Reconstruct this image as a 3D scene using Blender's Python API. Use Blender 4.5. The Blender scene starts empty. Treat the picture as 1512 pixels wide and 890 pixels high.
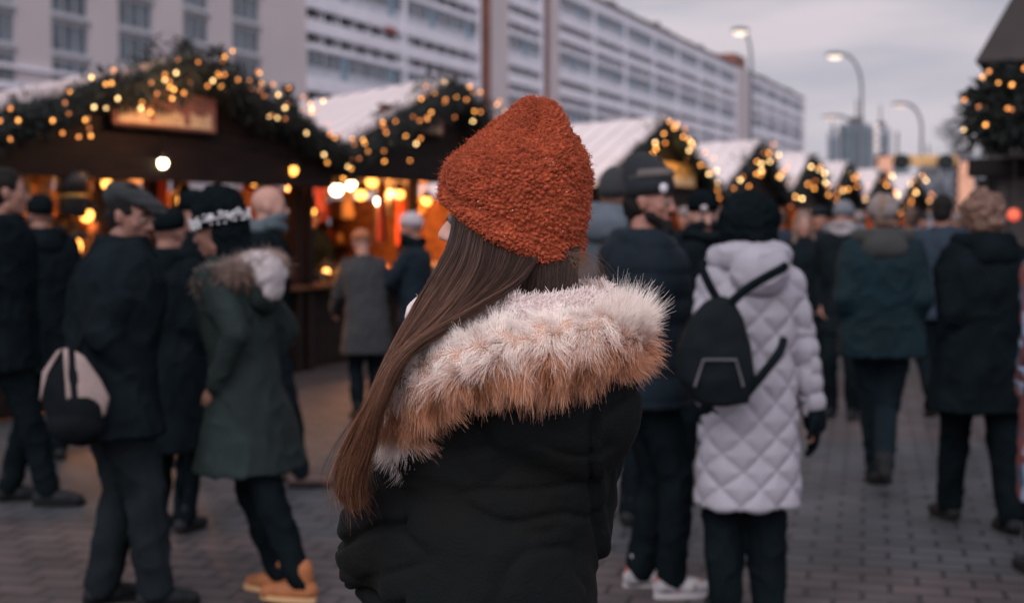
import bpy, bmesh, math, random
import numpy as np
from mathutils import Vector, Matrix, noise, Euler
random.seed(7); rng = np.random.default_rng(7)
R = math.radians
sc = bpy.context.scene
COL = sc.collection
TMP = bpy.data.scenes.new('workbench')     # an empty side scene in which skins are fused; removed at the end
FPX = 2100.0; HOR = 330.0; CAMZ = 1.57
PIT = math.atan((445 - HOR) / FPX)
def P(px, py, d):
    """world point seen at photo pixel (1512x890 frame) at depth d; used to measure real positions"""
    px, py, d = float(px), float(py), float(d); x = (px - 756) / FPX; y = -(py - 445) / FPX
    f = Vector((0, math.cos(PIT), -math.sin(PIT))); u = Vector((0, math.sin(PIT), math.cos(PIT)))
    return Vector((0, 0, CAMZ)) + d * (f + x * Vector((1, 0, 0)) + y * u)
def G(px, d):
    return Vector(((px - 756) / FPX * d, d, 0))

# ---------------------------------------------------------------- materials
def M(name, color, rough=0.8, metal=0.0, var=0.25, vscale=6.0, bump=0.0, bscale=60.0, sheen=0.0, emit=None, estr=0.0, color2=None, spec=None, coords='Object'):
    m = bpy.data.materials.new(name); m.use_nodes = True
    nt = m.node_tree; b = nt.nodes['Principled BSDF']
    b.inputs['Roughness'].default_value = rough; b.inputs['Metallic'].default_value = metal
    if spec is not None: b.inputs['Specular IOR Level'].default_value = spec
    if sheen:
        b.inputs['Sheen Weight'].default_value = sheen; b.inputs['Sheen Roughness'].default_value = 0.4
    c = tuple(color) + (1,)
    tc = nt.nodes.new('ShaderNodeTexCoord')
    if var > 0:
        n = nt.nodes.new('ShaderNodeTexNoise'); n.inputs['Scale'].default_value = vscale; n.inputs['Detail'].default_value = 5
        r = nt.nodes.new('ShaderNodeValToRGB')
        c2 = color2 if color2 else tuple(max(0, v * (1 - var)) for v in color)
        c1 = color if color2 else tuple(min(1, v * (1 + var)) for v in color)
        r.color_ramp.elements[0].position = 0.3; r.color_ramp.elements[1].position = 0.7
        r.color_ramp.elements[0].color = tuple(c2) + (1,); r.color_ramp.elements[1].color = tuple(c1) + (1,)
        nt.links.new(tc.outputs[coords], n.inputs['Vector']); nt.links.new(n.outputs['Fac'], r.inputs['Fac'])
        nt.links.new(r.outputs['Color'], b.inputs['Base Color'])
    else:
        b.inputs['Base Color'].default_value = c
    if bump > 0:
        n2 = nt.nodes.new('ShaderNodeTexNoise'); n2.inputs['Scale'].default_value = bscale; n2.inputs['Detail'].default_value = 3
        bp = nt.nodes.new('ShaderNodeBump'); bp.inputs['Strength'].default_value = bump; bp.inputs['Distance'].default_value = 0.01
        nt.links.new(tc.outputs[coords], n2.inputs['Vector']); nt.links.new(n2.outputs['Fac'], bp.inputs['Height']); nt.links.new(bp.outputs['Normal'], b.inputs['Normal'])
    if emit:
        b.inputs['Emission Color'].default_value = tuple(emit) + (1,); b.inputs['Emission Strength'].default_value = estr
    return m
def M_strand(name, rough=0.5, spec=0.5):
    m = bpy.data.materials.new(name); m.use_nodes = True
    nt = m.node_tree; b = nt.nodes['Principled BSDF']; b.inputs['Roughness'].default_value = rough
    b.inputs['Specular IOR Level'].default_value = spec
    a = nt.nodes.new('ShaderNodeAttribute'); a.attribute_name = 'col'
    nt.links.new(a.outputs['Color'], b.inputs['Base Color'])
    return m
def M_wood(name, c1, c2, rough=0.7, scale=1.0):
    m = bpy.data.materials.new(name); m.use_nodes = True
    nt = m.node_tree; b = nt.nodes['Principled BSDF']; b.inputs['Roughness'].default_value = rough; b.inputs['Specular IOR Level'].default_value = .1
    tc = nt.nodes.new('ShaderNodeTexCoord'); mp = nt.nodes.new('ShaderNodeMapping')
    mp.inputs['Scale'].default_value = (1.5 * scale, 8 * scale, 9 * scale)
    w = nt.nodes.new('ShaderNodeTexNoise'); w.inputs['Scale'].default_value = 1.6; w.inputs['Detail'].default_value = 6
    r = nt.nodes.new('ShaderNodeValToRGB'); r.color_ramp.elements[0].color = tuple(c1) + (1,); r.color_ramp.elements[1].color = tuple(c2) + (1,)
    r.color_ramp.elements[0].position = .3; r.color_ramp.elements[1].position = .7
    nt.links.new(tc.outputs['Object'], mp.inputs['Vector']); nt.links.new(mp.outputs['Vector'], w.inputs['Vector'])
    nt.links.new(w.outputs['Fac'], r.inputs['Fac']); nt.links.new(r.outputs['Color'], b.inputs['Base Color'])
    return m
def M_emit(name, color, strength):
    m = bpy.data.materials.new(name); m.use_nodes = True
    b = m.node_tree.nodes['Principled BSDF']; b.inputs['Base Color'].default_value = (.3, .2, .1, 1)
    b.inputs['Emission Color'].default_value = tuple(color) + (1,); b.inputs['Emission Strength'].default_value = strength
    return m

# ---------------------------------------------------------------- object helpers
def tag(o, label=None, cat=None, group=None, kind=None):
    if label: o['label'] = label
    if cat: o['category'] = cat
    if group: o['group'] = group
    if kind: o['kind'] = kind
    return o
def empty(name, loc=(0, 0, 0), rz=0.0):
    o = bpy.data.objects.new(name, None); COL.objects.link(o); o.location = loc; o.rotation_euler = (0, 0, rz); o.empty_display_size = .1
    return o
def link(name, me, mat=None, parent=None, smooth=False):
    o = bpy.data.objects.new(name, me); COL.objects.link(o)
    if mat is not None and not me.materials: me.materials.append(mat)
    if smooth: me.polygons.foreach_set('use_smooth', [True] * len(me.polygons))
    if parent: o.parent = parent
    return o
class MB:
    """collects plain shapes for ONE mesh"""
    def __init__(s): s.v = []; s.f = []; s.mi = []
    def add(s, vs, fs, mi=0):
        k = len(s.v); s.v += [tuple(v) for v in vs]; s.f += [tuple(i + k for i in f) for f in fs]; s.mi += [mi] * len(fs); return s
    def box(s, x0, x1, y0, y1, z0, z1, mi=0, bev=0.0):
        if bev > 0:
            bm = bmesh.new(); bmesh.ops.create_cube(bm, size=1)
            for v in bm.verts: v.co = Vector(((x0 + x1) / 2 + v.co.x * (x1 - x0), (y0 + y1) / 2 + v.co.y * (y1 - y0), (z0 + z1) / 2 + v.co.z * (z1 - z0)))
            bmesh.ops.bevel(bm, geom=bm.edges[:], offset=bev, segments=2, affect='EDGES', profile=.5)
            bm.verts.index_update(); s.add([v.co[:] for v in bm.verts], [[v.index for v in f.verts] for f in bm.faces], mi); bm.free(); return s
        vs = [(x, y, z) for x in (x0, x1) for y in (y0, y1) for z in (z0, z1)]
        return s.add(vs, [(0, 1, 3, 2), (4, 6, 7, 5), (0, 4, 5, 1), (2, 3, 7, 6), (0, 2, 6, 4), (1, 5, 7, 3)], mi)
    def prism(s, poly, axis, a0, a1, mi=0):
        """poly: 2D points; axis 'y': (x,z) extruded along y"""
        n = len(poly); vs = []
        for a in (a0, a1):
            for p in poly:
                vs.append({'y': (p[0], a, p[1]), 'x': (a, p[0], p[1]), 'z': (p[0], p[1], a)}[axis])
        fs = [tuple(range(n)), tuple(range(2 * n - 1, n - 1, -1))] + [(i, (i + 1) % n, (i + 1) % n + n, i + n) for i in range(n)]
        return s.add(vs, fs, mi)
    def tube(s, pts, rad, n=8, mi=0, caps=True):
        pts = [Vector(p) for p in pts]; m = len(pts)
        rads = rad if isinstance(rad, (list, tuple)) else [rad] * m
        vs = []; T0 = None; up = Vector((0, 0, 1))
        for i, p in enumerate(pts):
            t = (pts[min(i + 1, m - 1)] - pts[max(i - 1, 0)]).normalized()
            if i == 0:
                a = up if abs(t.dot(up)) < .9 else Vector((1, 0, 0)); nrm = (a - t * a.dot(t)).normalized()
            else:
                nrm = (nrm - t * nrm.dot(t)).normalized()
            b = t.cross(nrm)
            for k in range(n):
                a = 2 * math.pi * k / n; vs.append(p + (nrm * math.cos(a) + b * math.sin(a)) * rads[i])
        fs = [(i * n + k, i * n + (k + 1) % n, (i + 1) * n + (k + 1) % n, (i + 1) * n + k) for i in range(m - 1) for k in range(n)]
        if caps: fs += [tuple(range(n - 1, -1, -1)), tuple(range((m - 1) * n, m * n))]
        return s.add(vs, fs, mi)
    def ell(s, c, r, rot=None, nu=14, nv=9, mi=0):
        c = Vector(c); r = (r, r, r) if isinstance(r, (int, float)) else r
        vs = []; 
        for j in range(1, nv):
            th = math.pi * j / nv
            for i in range(nu):
                ph = 2 * math.pi * i / nu
                v = Vector((r[0] * math.sin(th) * math.cos(ph), r[1] * math.sin(th) * math.sin(ph), r[2] * math.cos(th)))
                vs.append(c + (rot @ v if rot else v))
        a = Vector((0, 0, r[2])); vs.append(c + (rot @ a if rot else a)); vs.append(c - (rot @ a if rot else a))
        T = len(vs) - 2; B = T + 1; fs = []
        for j in range(nv - 2):
            for i in range(nu): fs.append((j * nu + i, (j + 1) * nu + i, (j + 1) * nu + (i + 1) % nu, j * nu + (i + 1) % nu))
        for i in range(nu):
            fs.append((T, i, (i + 1) % nu)); fs.append((B, (nv - 2) * nu + (i + 1) % nu, (nv - 2) * nu + i))
        return s.add(vs, fs, mi)
    def cap(s, a, ra, b, rb, n=12, flat=1.0, mi=0):
        """tapered capsule"""
        a = Vector(a); b = Vector(b); d = b - a; L = d.length
        if L < 1e-6: return s.ell(a, ra, mi=mi)
        z = d / L; x = Vector((1, 0, 0)) if abs(z.x) < .8 else Vector((0, 1, 0)); x = (x - z * x.dot(z)).normalized(); y = z.cross(x)
        prof = []
        for k in range(1, 5): th = math.pi / 2 * k / 4; prof.append((-ra * math.cos(th), ra * math.sin(th)))
        for k in range(4, 0, -1): th = math.pi / 2 * k / 4; prof.append((L + rb * math.cos(th), rb * math.sin(th)))
        vs = [a - z * ra]
        for (h, r) in prof:
            for i in range(n):
                t = 2 * math.pi * i / n; vs.append(a + z * h + x * math.cos(t) * r + y * math.sin(t) * r * flat)
        vs.append(b + z * rb); m = len(prof); fs = []
        for i in range(n): fs.append((0, 1 + (i + 1) % n, 1 + i))
        for j in range(m - 1):
            for i in range(n): fs.append((1 + j * n + i, 1 + j * n + (i + 1) % n, 1 + (j + 1) * n + (i + 1) % n, 1 + (j + 1) * n + i))
        e = len(vs) - 1
        for i in range(n): fs.append((e, 1 + (m - 1) * n + i, 1 + (m - 1) * n + (i + 1) % n))
        return s.add(vs, fs, mi)
    def loft(s, rings, n=28, sq=2.0, mi=0):
        """rings: (cx,cy,cz,a,b) horizontal superellipses, closed at the ends"""
        vs = []
        for (cx, cy, cz, a, b) in rings:
            for i in range(n):
                t = 2 * math.pi * i / n; ct, st = math.cos(t), math.sin(t)
                vs.append((cx + a * math.copysign(abs(ct) ** (2 / sq), ct), cy + b * math.copysign(abs(st) ** (2 / sq), st), cz))
        m = len(rings)
        fs = [(j * n + i, j * n + (i + 1) % n, (j + 1) * n + (i + 1) % n, (j + 1) * n + i) for j in range(m - 1) for i in range(n)]
        fs += [tuple(range(n - 1, -1, -1)), tuple(range((m - 1) * n, m * n))]
        return s.add(vs, fs, mi)
    def mesh(s, name):
        me = bpy.data.meshes.new(name); me.from_pydata(s.v, [], s.f); me.update(); return me
    def build(s, name, mats, parent=None, smooth=False):
        me = s.mesh(name); mats = mats if isinstance(mats, (list, tuple)) else [mats]
        for m in mats: me.materials.append(m)
        if len(mats) > 1: me.polygons.foreach_set('material_index', s.mi)
        return link(name, me, None, parent, smooth)
def remesh(mb, name, mat, parent=None, voxel=.012, smooth=4, disp=None, cut=None):
    """fuse the overlapping shapes of mb into one continuous skin"""
    me = mb.mesh('tmp'); o = bpy.data.objects.new('tmp', me); TMP.collection.objects.link(o)
    r = o.modifiers.new('r', 'REMESH'); r.mode = 'VOXEL'; r.voxel_size = voxel; r.use_smooth_shade = True
    if smooth:
        s = o.modifiers.new('s', 'SMOOTH'); s.iterations = smooth; s.factor = .5
    vl = TMP.view_layers[0]; vl.update(); dg = vl.depsgraph; ev = o.evaluated_get(dg)
    nm = bpy.data.meshes.new_from_object(ev); bpy.data.objects.remove(o); bpy.data.meshes.remove(me)
    nm.name = name; nm.materials.clear()
    if disp:
        nv = len(nm.vertices); co = np.empty(nv * 3, np.float32); nm.vertices.foreach_get('co', co); co = co.reshape(-1, 3)
        no = np.empty(nv * 3, np.float32); nm.vertices.foreach_get('normal', no); no = no.reshape(-1, 3)
        dd = np.array([disp(Vector(c), Vector(q)) for c, q in zip(co.tolist(), no.tolist())], np.float32)
        co += no * dd[:, None]; nm.vertices.foreach_set('co', co.ravel()); nm.update()
    return link(name, nm, mat, parent, True)
def strands(name, pts, rad, col, mat, parent=None):
    """pts (n,k,3), rad (n,k), col (n,k,3)"""
    n, k, _ = pts.shape
    hc = bpy.data.hair_curves.new(name); hc.add_curves([k] * n)
    hc.position_data.foreach_set('vector', np.ascontiguousarray(pts, dtype=np.float32).ravel())
    a = hc.attributes.get('radius') or hc.attributes.new('radius', 'FLOAT', 'POINT')
    a.data.foreach_set('value', np.ascontiguousarray(rad, dtype=np.float32).ravel())
    c = hc.attributes.new('col', 'FLOAT_COLOR', 'POINT')
    cc = np.ones((n, k, 4), np.float32); cc[:, :, :3] = col
    c.data.foreach_set('color', cc.ravel())
    hc.materials.append(mat)
    o = bpy.data.objects.new(name, hc); COL.objects.link(o)
    if parent: o.parent = parent
    return o
def catmull(pts, t):
    """pts list of arrays, t in 0..1 -> interpolated array"""
    n = len(pts) - 1; x = min(max(t, 0), 1) * n; i = min(int(x), n - 1); f = x - i
    p0 = pts[max(i - 1, 0)]; p1 = pts[i]; p2 = pts[i + 1]; p3 = pts[min(i + 2, n)]
    return 0.5 * ((2 * p1) + (-p0 + p2) * f + (2 * p0 - 5 * p1 + 4 * p2 - p3) * f * f + (-p0 + 3 * p1 - 3 * p2 + p3) * f ** 3)
def copy_tree(o, parent=None):
    c = o.copy(); COL.objects.link(c); c.parent = parent
    for ch in list(o.children): copy_tree(ch, c)
    return c

# ---------------------------------------------------------------- palette
skin = M('skin', (.27, .135, .10), .6, var=.12, vscale=12, bump=.05)
skin_pale = M('skin_pale', (.38, .205, .16), .6, var=.10, vscale=12, bump=.05)
black_cloth = M('black_cloth', (.0080, .0122, .0150), .95, var=.3, bump=.3, bscale=200, spec=0)
ink_cloth = M('ink_cloth', (.0062, .0096, .0118), .95, var=.3, bump=.3, bscale=200, spec=0)
navy_cloth = M('navy_cloth', (.0085, .0145, .0215), .65, var=.3, bump=.3, bscale=120, spec=.08)
teal_cloth = M('teal_cloth', (.006, .0175, .0235), .7, var=.4, vscale=3, bump=.3, bscale=120, spec=.1)
blue_cloth = M('blue_cloth', (.020, .032, .048), .7, var=.25, bump=.3, spec=.1)
green_cloth = M('green_cloth', (.0155, .0235, .0235), .8, var=.25, bump=.3, bscale=150, spec=.1)
grey_cloth = M('grey_cloth', (.12, .13, .15), .8, var=.2, bump=.3)
slate_cloth = M('slate_cloth', (.014, .019, .023), .85, var=.2, bump=.3, bscale=150, spec=.05)
pale_cloth = M('pale_cloth', (.300, .290, .335), .65, var=.06, bump=.12, bscale=40, spec=.4)
white_knit = M('white_knit', (.45, .41, .42), .9, var=.12, bump=.6, bscale=90)
grey_fluff = M('grey_fluff', (.20, .175, .175), .95, var=.25, vscale=25, bump=.8, bscale=50)
blond_hair = M('blond_hair', (.15, .095, .07), .6, var=.35, vscale=20, bump=.8, bscale=60)
curly_hair = M('curly_hair', (.13, .070, .05), .7, var=.45, vscale=30, bump=1, bscale=45)
dark_hair = M('dark_hair', (.010, .009, .009), .7, spec=.12, var=.3, vscale=40, bump=.8, bscale=90)
brown_hair = M('brown_hair', (.06, .036, .026), .5, var=.3, vscale=40, bump=.8, bscale=90)
tan_boot = M('tan_boot', (.28, .095, .03), .7, var=.25, vscale=15, bump=.2)
brown_shoe = M('brown_shoe', (.07, .04, .035), .6, var=.25)
black_shoe = M('black_shoe', (.010, .012, .014), .6, var=.3, spec=.15)
white_shoe = M('white_shoe', (.40, .385, .40), .6, var=.5, vscale=22, color2=(.10, .10, .11))
red_trim = M('red_trim', (.30, .04, .03), .5, var=.1)
sole_rubber = M('sole_rubber', (.36, .34, .36), .6, var=.1)
dark_rubber = M('dark_rubber', (.012, .012, .012), .8, var=.1, spec=.1)
eye_white = M('eye_white', (.16, .14, .13), .2, var=0); eye_iris = M('eye_iris', (.03, .02, .015), .2, var=0)
lip_red = M('lip_red', (.36, .13, .11), .5, var=.1)

# ---------------------------------------------------------------- people
def ik2(a, c, l1, l2, pole):
    a = Vector(a); c = Vector(c); d = c - a; L = min(d.length, (l1 + l2) * .999); 
    if d.length < 1e-5: d = Vector((0, 0, -1))
    u = d.normalized(); c2 = a + u * L
    x = (l1 * l1 - l2 * l2 + L * L) / (2 * L); h = math.sqrt(max(l1 * l1 - x * x, 0))
    p = Vector(pole); p = (p - u * p.dot(u)).normalized()
    return a + u * x + p * h, c2
def add_hand(mb, w, d, nrm, side, curl=.5, s=1.0):
    """w wrist, d forearm direction, nrm palm normal (fingers curl that way), side +1/-1 where the thumb leaves"""
    d = Vector(d).normalized(); nrm = Vector(nrm); nrm = (nrm - d * nrm.dot(d)).normalized(); x = d.cross(nrm) * side
    w = Vector(w)
    for k in (-1.5, -.5, .5, 1.5):
        mb.cap(w + x * k * .012 * s, .015 * s, w + d * .085 * s + x * k * .0195 * s, .0125 * s, n=8)
    for k, L in ((-1.5, .060), (-.5, .074), (.5, .080), (1.5, .072)):
        a = w + d * .088 * s + x * k * .0205 * s; dd = d; r = .0098 * s
        for j in range(3):
            c = curl * (.55 + .35 * j); dd = (dd * math.cos(c) + nrm * math.sin(c)).normalized()
            nn = (nrm * math.cos(c) - d * math.sin(c)); b = a + dd * L * s * (.45, .32, .23)[j]
            mb.cap(a, r, b, r * .92, n=8); a = b; r *= .92
            d2 = dd; nrm_l = nn
    a = w + d * .025 * s + x * .028 * s; b = a + (d * .6 + x * .75 + nrm * .35).normalized() * .042 * s; c = b + (d * .9 + x * .2 + nrm * .45).normalized() * .032 * s
    mb.cap(a, .015 * s, b, .012 * s, n=8); mb.cap(b, .012 * s, c, .010 * s, n=8)
def add_head(mb, hm, s):
    """hm: 4x4 head matrix (eyes at the origin height, +Y is the face)"""
    rot = hm.to_3x3(); T = lambda x, y, z: hm @ Vector((x * s, y * s, z * s)); rr = lambda *r: tuple(v * s for v in r)
    mb.ell(T(0, -.012, .032), rr(.076, .096, .088), rot, 20, 14)
    mb.ell(T(0, .022, -.03), rr(.063, .066, .080), rot, 18, 12)
    mb.ell(T(0, .02, .0), rr(.068, .074, .06), rot, 18, 12)
    mb.cap(T(-.04, .0, -.07), .024 * s, T(-.008, .062, -.094), .020 * s); mb.cap(T(.04, .0, -.07), .024 * s, T(.008, .062, -.094), .020 * s)
    mb.ell(T(0, .07, -.096), rr(.020, .017, .017), rot)
    mb.cap(T(0, .084, .008), .009 * s, T(0, .108, -.030), .0115 * s); mb.ell(T(.011, .096, -.034), rr(.009, .011, .008), rot); mb.ell(T(-.011, .096, -.034), rr(.009, .011, .008), rot)
    mb.cap(T(-.044, .070, .022), .011 * s, T(-.012, .084, .020), .011 * s); mb.cap(T(.044, .070, .022), .011 * s, T(.012, .084, .020), .011 * s)
    mb.ell(T(.042, .058, -.022), rr(.022, .020, .022), rot); mb.ell(T(-.042, .058, -.022), rr(.022, .020, .022), rot)
    mb.cap(T(-.02, .080, -.062), .009 * s, T(.02, .080, -.062), .009 * s); mb.cap(T(-.016, .079, -.073), .009 * s, T(.016, .079, -.073), .009 * s)
    for k in (-1, 1):
        mb.ell(T(.076 * k, -.008, -.008), rr(.009, .019, .032), rot); mb.ell(T(.082 * k, -.014, .006), rr(.007, .014, .016), rot)
def dome(rings, mat, name, parent, hm, s, n=40, noisy=0.0, nscale=30, rib=0):
    """a hat lofted in head space; rings (cy, cz, a, b, tilt)"""
    me = MB(); vs = []; m = len(rings)
    for (cy, cz, a, b, tilt) in rings:
        for i in range(n):
            t = 2 * math.pi * i / n; x = a * math.cos(t); y = b * math.sin(t)
            p = Vector((x, cy + y, cz + tilt * y))
            if noisy: p += p.normalized() * noisy * (noise.noise(p * nscale) + .6 * noise.noise(p * nscale * 2.3))
            if rib: p += Vector((x, y, 0)).normalized() * .002 * math.sin(t * rib)
            vs.append(hm @ (p * s))
    fs = [(j * n + i, j * n + (i + 1) % n, (j + 1) * n + (i + 1) % n, (j + 1) * n + i) for j in range(m - 1) for i in range(n)]
    fs += [tuple(range(n - 1, -1, -1)), tuple(range((m - 1) * n, m * n))]
    me.add(vs, fs); return me.build(name, mat, parent, True)
def beanie(parent, hm, s, mat, tall=0.0, band=None, noisy=0.0, lo=.03, slouch=0.0):
    r = [(-.01, lo - .004, .076, .096, .14), (-.01, lo - .008, .085, .106, .14), (-.01, lo + .035, .087, .108, .12)]
    for k in range(1, 9):
        a = k / 8 * math.pi / 2; r.append((-.01 - slouch * math.sin(a), lo + .035 + (.075 + tall) * math.sin(a), .085 * math.cos(a) ** .85 + .002, .106 * math.cos(a) ** .85 + .002, .10 * math.cos(a)))
    h = dome(r, mat, 'knit_hat', parent, hm, s, noisy=noisy, rib=30)
    if band:
        dome([(-.01, lo - .012, .082, .101, -.18), (-.01, lo - .014, .093, .113, -.18), (-.01, lo + .036, .095, .115, -.15), (-.01, lo + .04, .086, .106, -.15)], band, 'hat_cuff', h, hm, s, rib=30)
    return h
def hair_cap(parent, hm, s, mat, full=.010, curly=0.0, length=-.06, name='hair'):
    mb = MB(); rot = hm.to_3x3(); T = lambda x, y, z: hm @ Vector((x * s, y * s, z * s))
    mb.ell(T(0, -.022, .040), tuple((v + full) * s for v in (.076, .094, .088)), rot, 24, 16)
    mb.ell(T(0, -.048, -.01), tuple((v + full) * s for v in (.072, .064, .075)), rot, 20, 12)
    if length < -.08:
        for k in (-1, 0, 1): mb.cap(T(.05 * k, -.05, 0), .045 * s, T(.055 * k, -.06, length), .035 * s)
        for k in (-1, 1): mb.cap(T(.070 * k, .0, .02), .022 * s, T(.085 * k, .015, length * .9), .022 * s)
    def dsp(c, n): return (.010 + curly) * (noise.noise(c * 22) + .5 * noise.noise(c * 55)) * (1 if not curly else 1.3)
    return remesh(mb, name, mat, parent, voxel=.010, smooth=1, disp=dsp)
def fur_ruff(parent, pts, r, n, L, c1, c2, mat, down=.2, name='fur_trim', rad=.0007, k=5):
    """a tube with fur strands on it"""
    pts = [np.array(p[:]) for p in pts]; core = MB(); core.tube([Vector(catmull(pts, i / 24)) for i in range(25)], r * .8, 10)
    o = core.build(name, M(name + '_base', tuple(.6 * (a + b) / 2 for a, b in zip(c1, c2)), .95, var=.3, vscale=30), parent, True)
    A = np.empty((n, k, 3)); C = np.empty((n, k, 3)); 
    for i in range(n):
        t = random.random(); p = catmull(pts, t); tg = catmull(pts, min(t + .02, 1)) - catmull(pts, max(t - .02, 0)); tg /= np.linalg.norm(tg) + 1e-9
        v = rng.normal(size=3); v -= tg * v.dot(tg); v /= np.linalg.norm(v)
        dr = v + rng.normal(size=3) * .25 + tg * .2; q = p + v * r * .75; ll = L * random.uniform(.6, 1.15)
        mixv = min(1, max(0, .5 + .5 * v[2] + random.gauss(0, .15)))
        for j in range(k):
            f = j / (k - 1); A[i, j] = q + dr * ll * f + np.array((0, 0, -down)) * ll * f * f
            C[i, j] = np.array(c2) * (1 - mixv) + np.array(c1) * mixv
    strands('fur_strands', A, np.tile(np.linspace(rad, rad * .2, k), (n, 1)), C, mat, o)
    return o
M_fur = M_strand('fur_hair', .7, .2)

def person(label, px, depth, H, face, group=None, pos=None, lean=0.0, side_lean=0.0, head=(0, 0, 0), feet=((.0, 0), (.0, 0)), foot_gap=.09,
           hands=None, coat=None, hem=.75, bulk=1.0, flare=0.0, disp=None, pants=None, legw=1.0, shoes=None, sole=None, skinm=None,
           hat=None, hair=None, hood=None, scarf=None, voxel=.009, cvox=.013, curl=.6, gloves=None, collar=.0, name='person', lift=(0, 0)):
    s = H / 1.75
    g = pos if pos is not None else G(px, depth)
    root = empty(name, (g.x, g.y, 0), -R(face)); tag(root, label, 'person', group)
    V = lambda x, y, z: Vector((x * s, y * s, z * s))
    fy = [feet[0][0], feet[1][0]]; hipz = .93 - .10 * max(abs(fy[0]), abs(fy[1])) ** 1.5
    mid = (fy[0] + fy[1]) / 2 * 0
    hip = V(side_lean * .0, mid, hipz); waist = V(side_lean * .4, mid + lean * .35, hipz + .2)
    chest = V(side_lean * .8, mid + lean * .8, hipz + .40); neck = V(side_lean, mid + lean, hipz + .555)
    hy, hp, hr = head
    hc = neck + V(side_lean * .12, .028 + lean * .20 + math.sin(R(hp)) * .04, .162 - .02 * abs(math.sin(R(hp))))
    hm = Matrix.Translation(hc) @ Euler((-R(hp), R(hr), -R(hy)), 'XYZ').to_matrix().to_4x4()
    sk = skinm or skin
    body = MB(); add_head(body, hm, s)
    body.cap(hc + hm.to_3x3() @ V(0, -.025, -.05), .052 * s, neck, .058 * s); 
    body.cap(neck - V(.13, 0, .05), .055 * s, neck - V(-.13, 0, .05), .055 * s)
    body.cap(chest - V(.055, 0, 0), .115 * s, chest + V(.055, 0, 0), .115 * s, flat=.85); body.cap(chest, .13 * s, waist, .12 * s); body.cap(waist, .12 * s, hip, .13 * s)
    arms = []
    hands = hands or ((-.165, .05, .93), (.165, .05, .93))
    for k, hd in zip((-1, 1), hands):
        sh = neck + V(.17 * k, 0, -.06)
        el, wr = ik2(sh, V(*hd), .285 * s, .26 * s, V(.35 * k, -1, -.25)); arms.append((sh, el, wr))
        body.cap(sh, .052 * s, el, .040 * s); body.cap(el, .040 * s, wr, .027 * s)
        add_hand(body, wr, (wr - el), V(-k, .3, 0), k * -1 if k > 0 else 1, curl, s)
    legs = []
    for i, k in enumerate((-1, 1)):
        hj = hip + V(.085 * k, 0, -.02); an = V(k * foot_gap, fy[i], .085 + lift[i])
        kn, an = ik2(hj, an, .43 * s, .41 * s, V(.05 * k, 1, 0)); legs.append((hj, kn, an))
        body.cap(hj, .085 * s, kn, .055 * s); body.cap(kn, .055 * s, an, .038 * s); body.cap(an, .034 * s, an + V(.008 * k, .09, -.048), .020 * s)
    remesh(body, 'body', sk, root, voxel=voxel, smooth=2)
    if depth < 15 and (abs(face + hy) % 360) > 60 and (abs(face + hy) % 360) < 300:
        for k in (-1, 1):
            e = MB(); e.ell(hm @ V(.031 * k, .0795, .0), .0125 * s, None, 14, 10); eo = e.build('eye', eye_white, root, True)
            e = MB(); e.ell(hm @ V(.031 * k, .0885, -.001), .0058 * s, None, 10, 8); e.build('iris', eye_iris, eo, True)
            e = MB(); e.cap(hm @ V(.045 * k, .079, .024), .0045 * s, hm @ V(.016 * k, .093, .027), .005 * s); e.build('eyebrow', dark_hair, root, True)
        e = MB(); e.cap(hm @ V(-.018, .0865, -.067), .0055 * s, hm @ V(.018, .0865, -.067), .0055 * s); e.build('lips', lip_red, root, True)
    # coat
    cm = coat or black_cloth; c = MB(); b = bulk; hz = hem
    def at(z):
        f = (z - hipz) / .555; f = max(f, 0)
        return side_lean * (f if f < 1 else 1 + (f - 1) * .3), mid + lean * (f if f < 1 else 1 + (f - 1) * .3)
    prof = [(hz, .20 * b + flare, .155 * b + flare * .8)] 
    if hz < .85: prof.append(((hz + .93) / 2, .198 * b + flare * .5, .150 * b + flare * .4))
    prof += [(.95, .192 * b, .145 * b), (1.10, .180 * b, .138 * b), (1.28, .196 * b, .148 * b), (1.38, .205 * b, .142 * b), (1.44, .185 * b, .125 * b), (1.485, .125 * b, .10 * b), (1.52 + collar * .5, .085 * b, .085 * b), (1.535 + collar, .082 * b, .085 * b)]
    c.loft([(at(z)[0] * s, at(z)[1] * s, (z - .93 + hipz if z > .9 else z) * s, a * s, bb * s) for (z, a, bb) in prof], sq=2.3)
    for (sh, el, wr), k in zip(arms, (-1, 1)):
        c.cap(sh - V(.02 * k, 0, 0), .078 * s * b, el, .064 * s * b); c.cap(el, .064 * s * b, wr + (wr - el).normalized() * .0, .050 * s * b)
    sd = random.random() * 50
    def wr_disp(p, n):
        q = Vector((p.x * 1.2, p.y * 1.2, p.z * .9)) * 7 + Vector((sd, 0, 0)); a = noise.noise(q); f = 1 - abs(noise.noise(q * 1.3 + Vector((9, 9, 9)))) * 2
        return .008 * a + .010 * (f ** 3 if f > 0 else 0) - .004
    remesh(c, 'coat', cm, root, voxel=cvox, smooth=3, disp=disp or wr_disp)
    # trousers
    t = MB(); t.cap(hip - V(.05, 0, 0), .135 * s, hip + V(.05, 0, 0), .135 * s)
    for hj, kn, an in legs:
        t.cap(hj, .105 * s * legw, kn, .077 * s * legw); t.cap(kn, .077 * s * legw, an + V(0, 0, .0), .062 * s * legw)
    remesh(t, 'trousers', pants or ink_cloth, root, voxel=cvox, smooth=3, disp=wr_disp)
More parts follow.
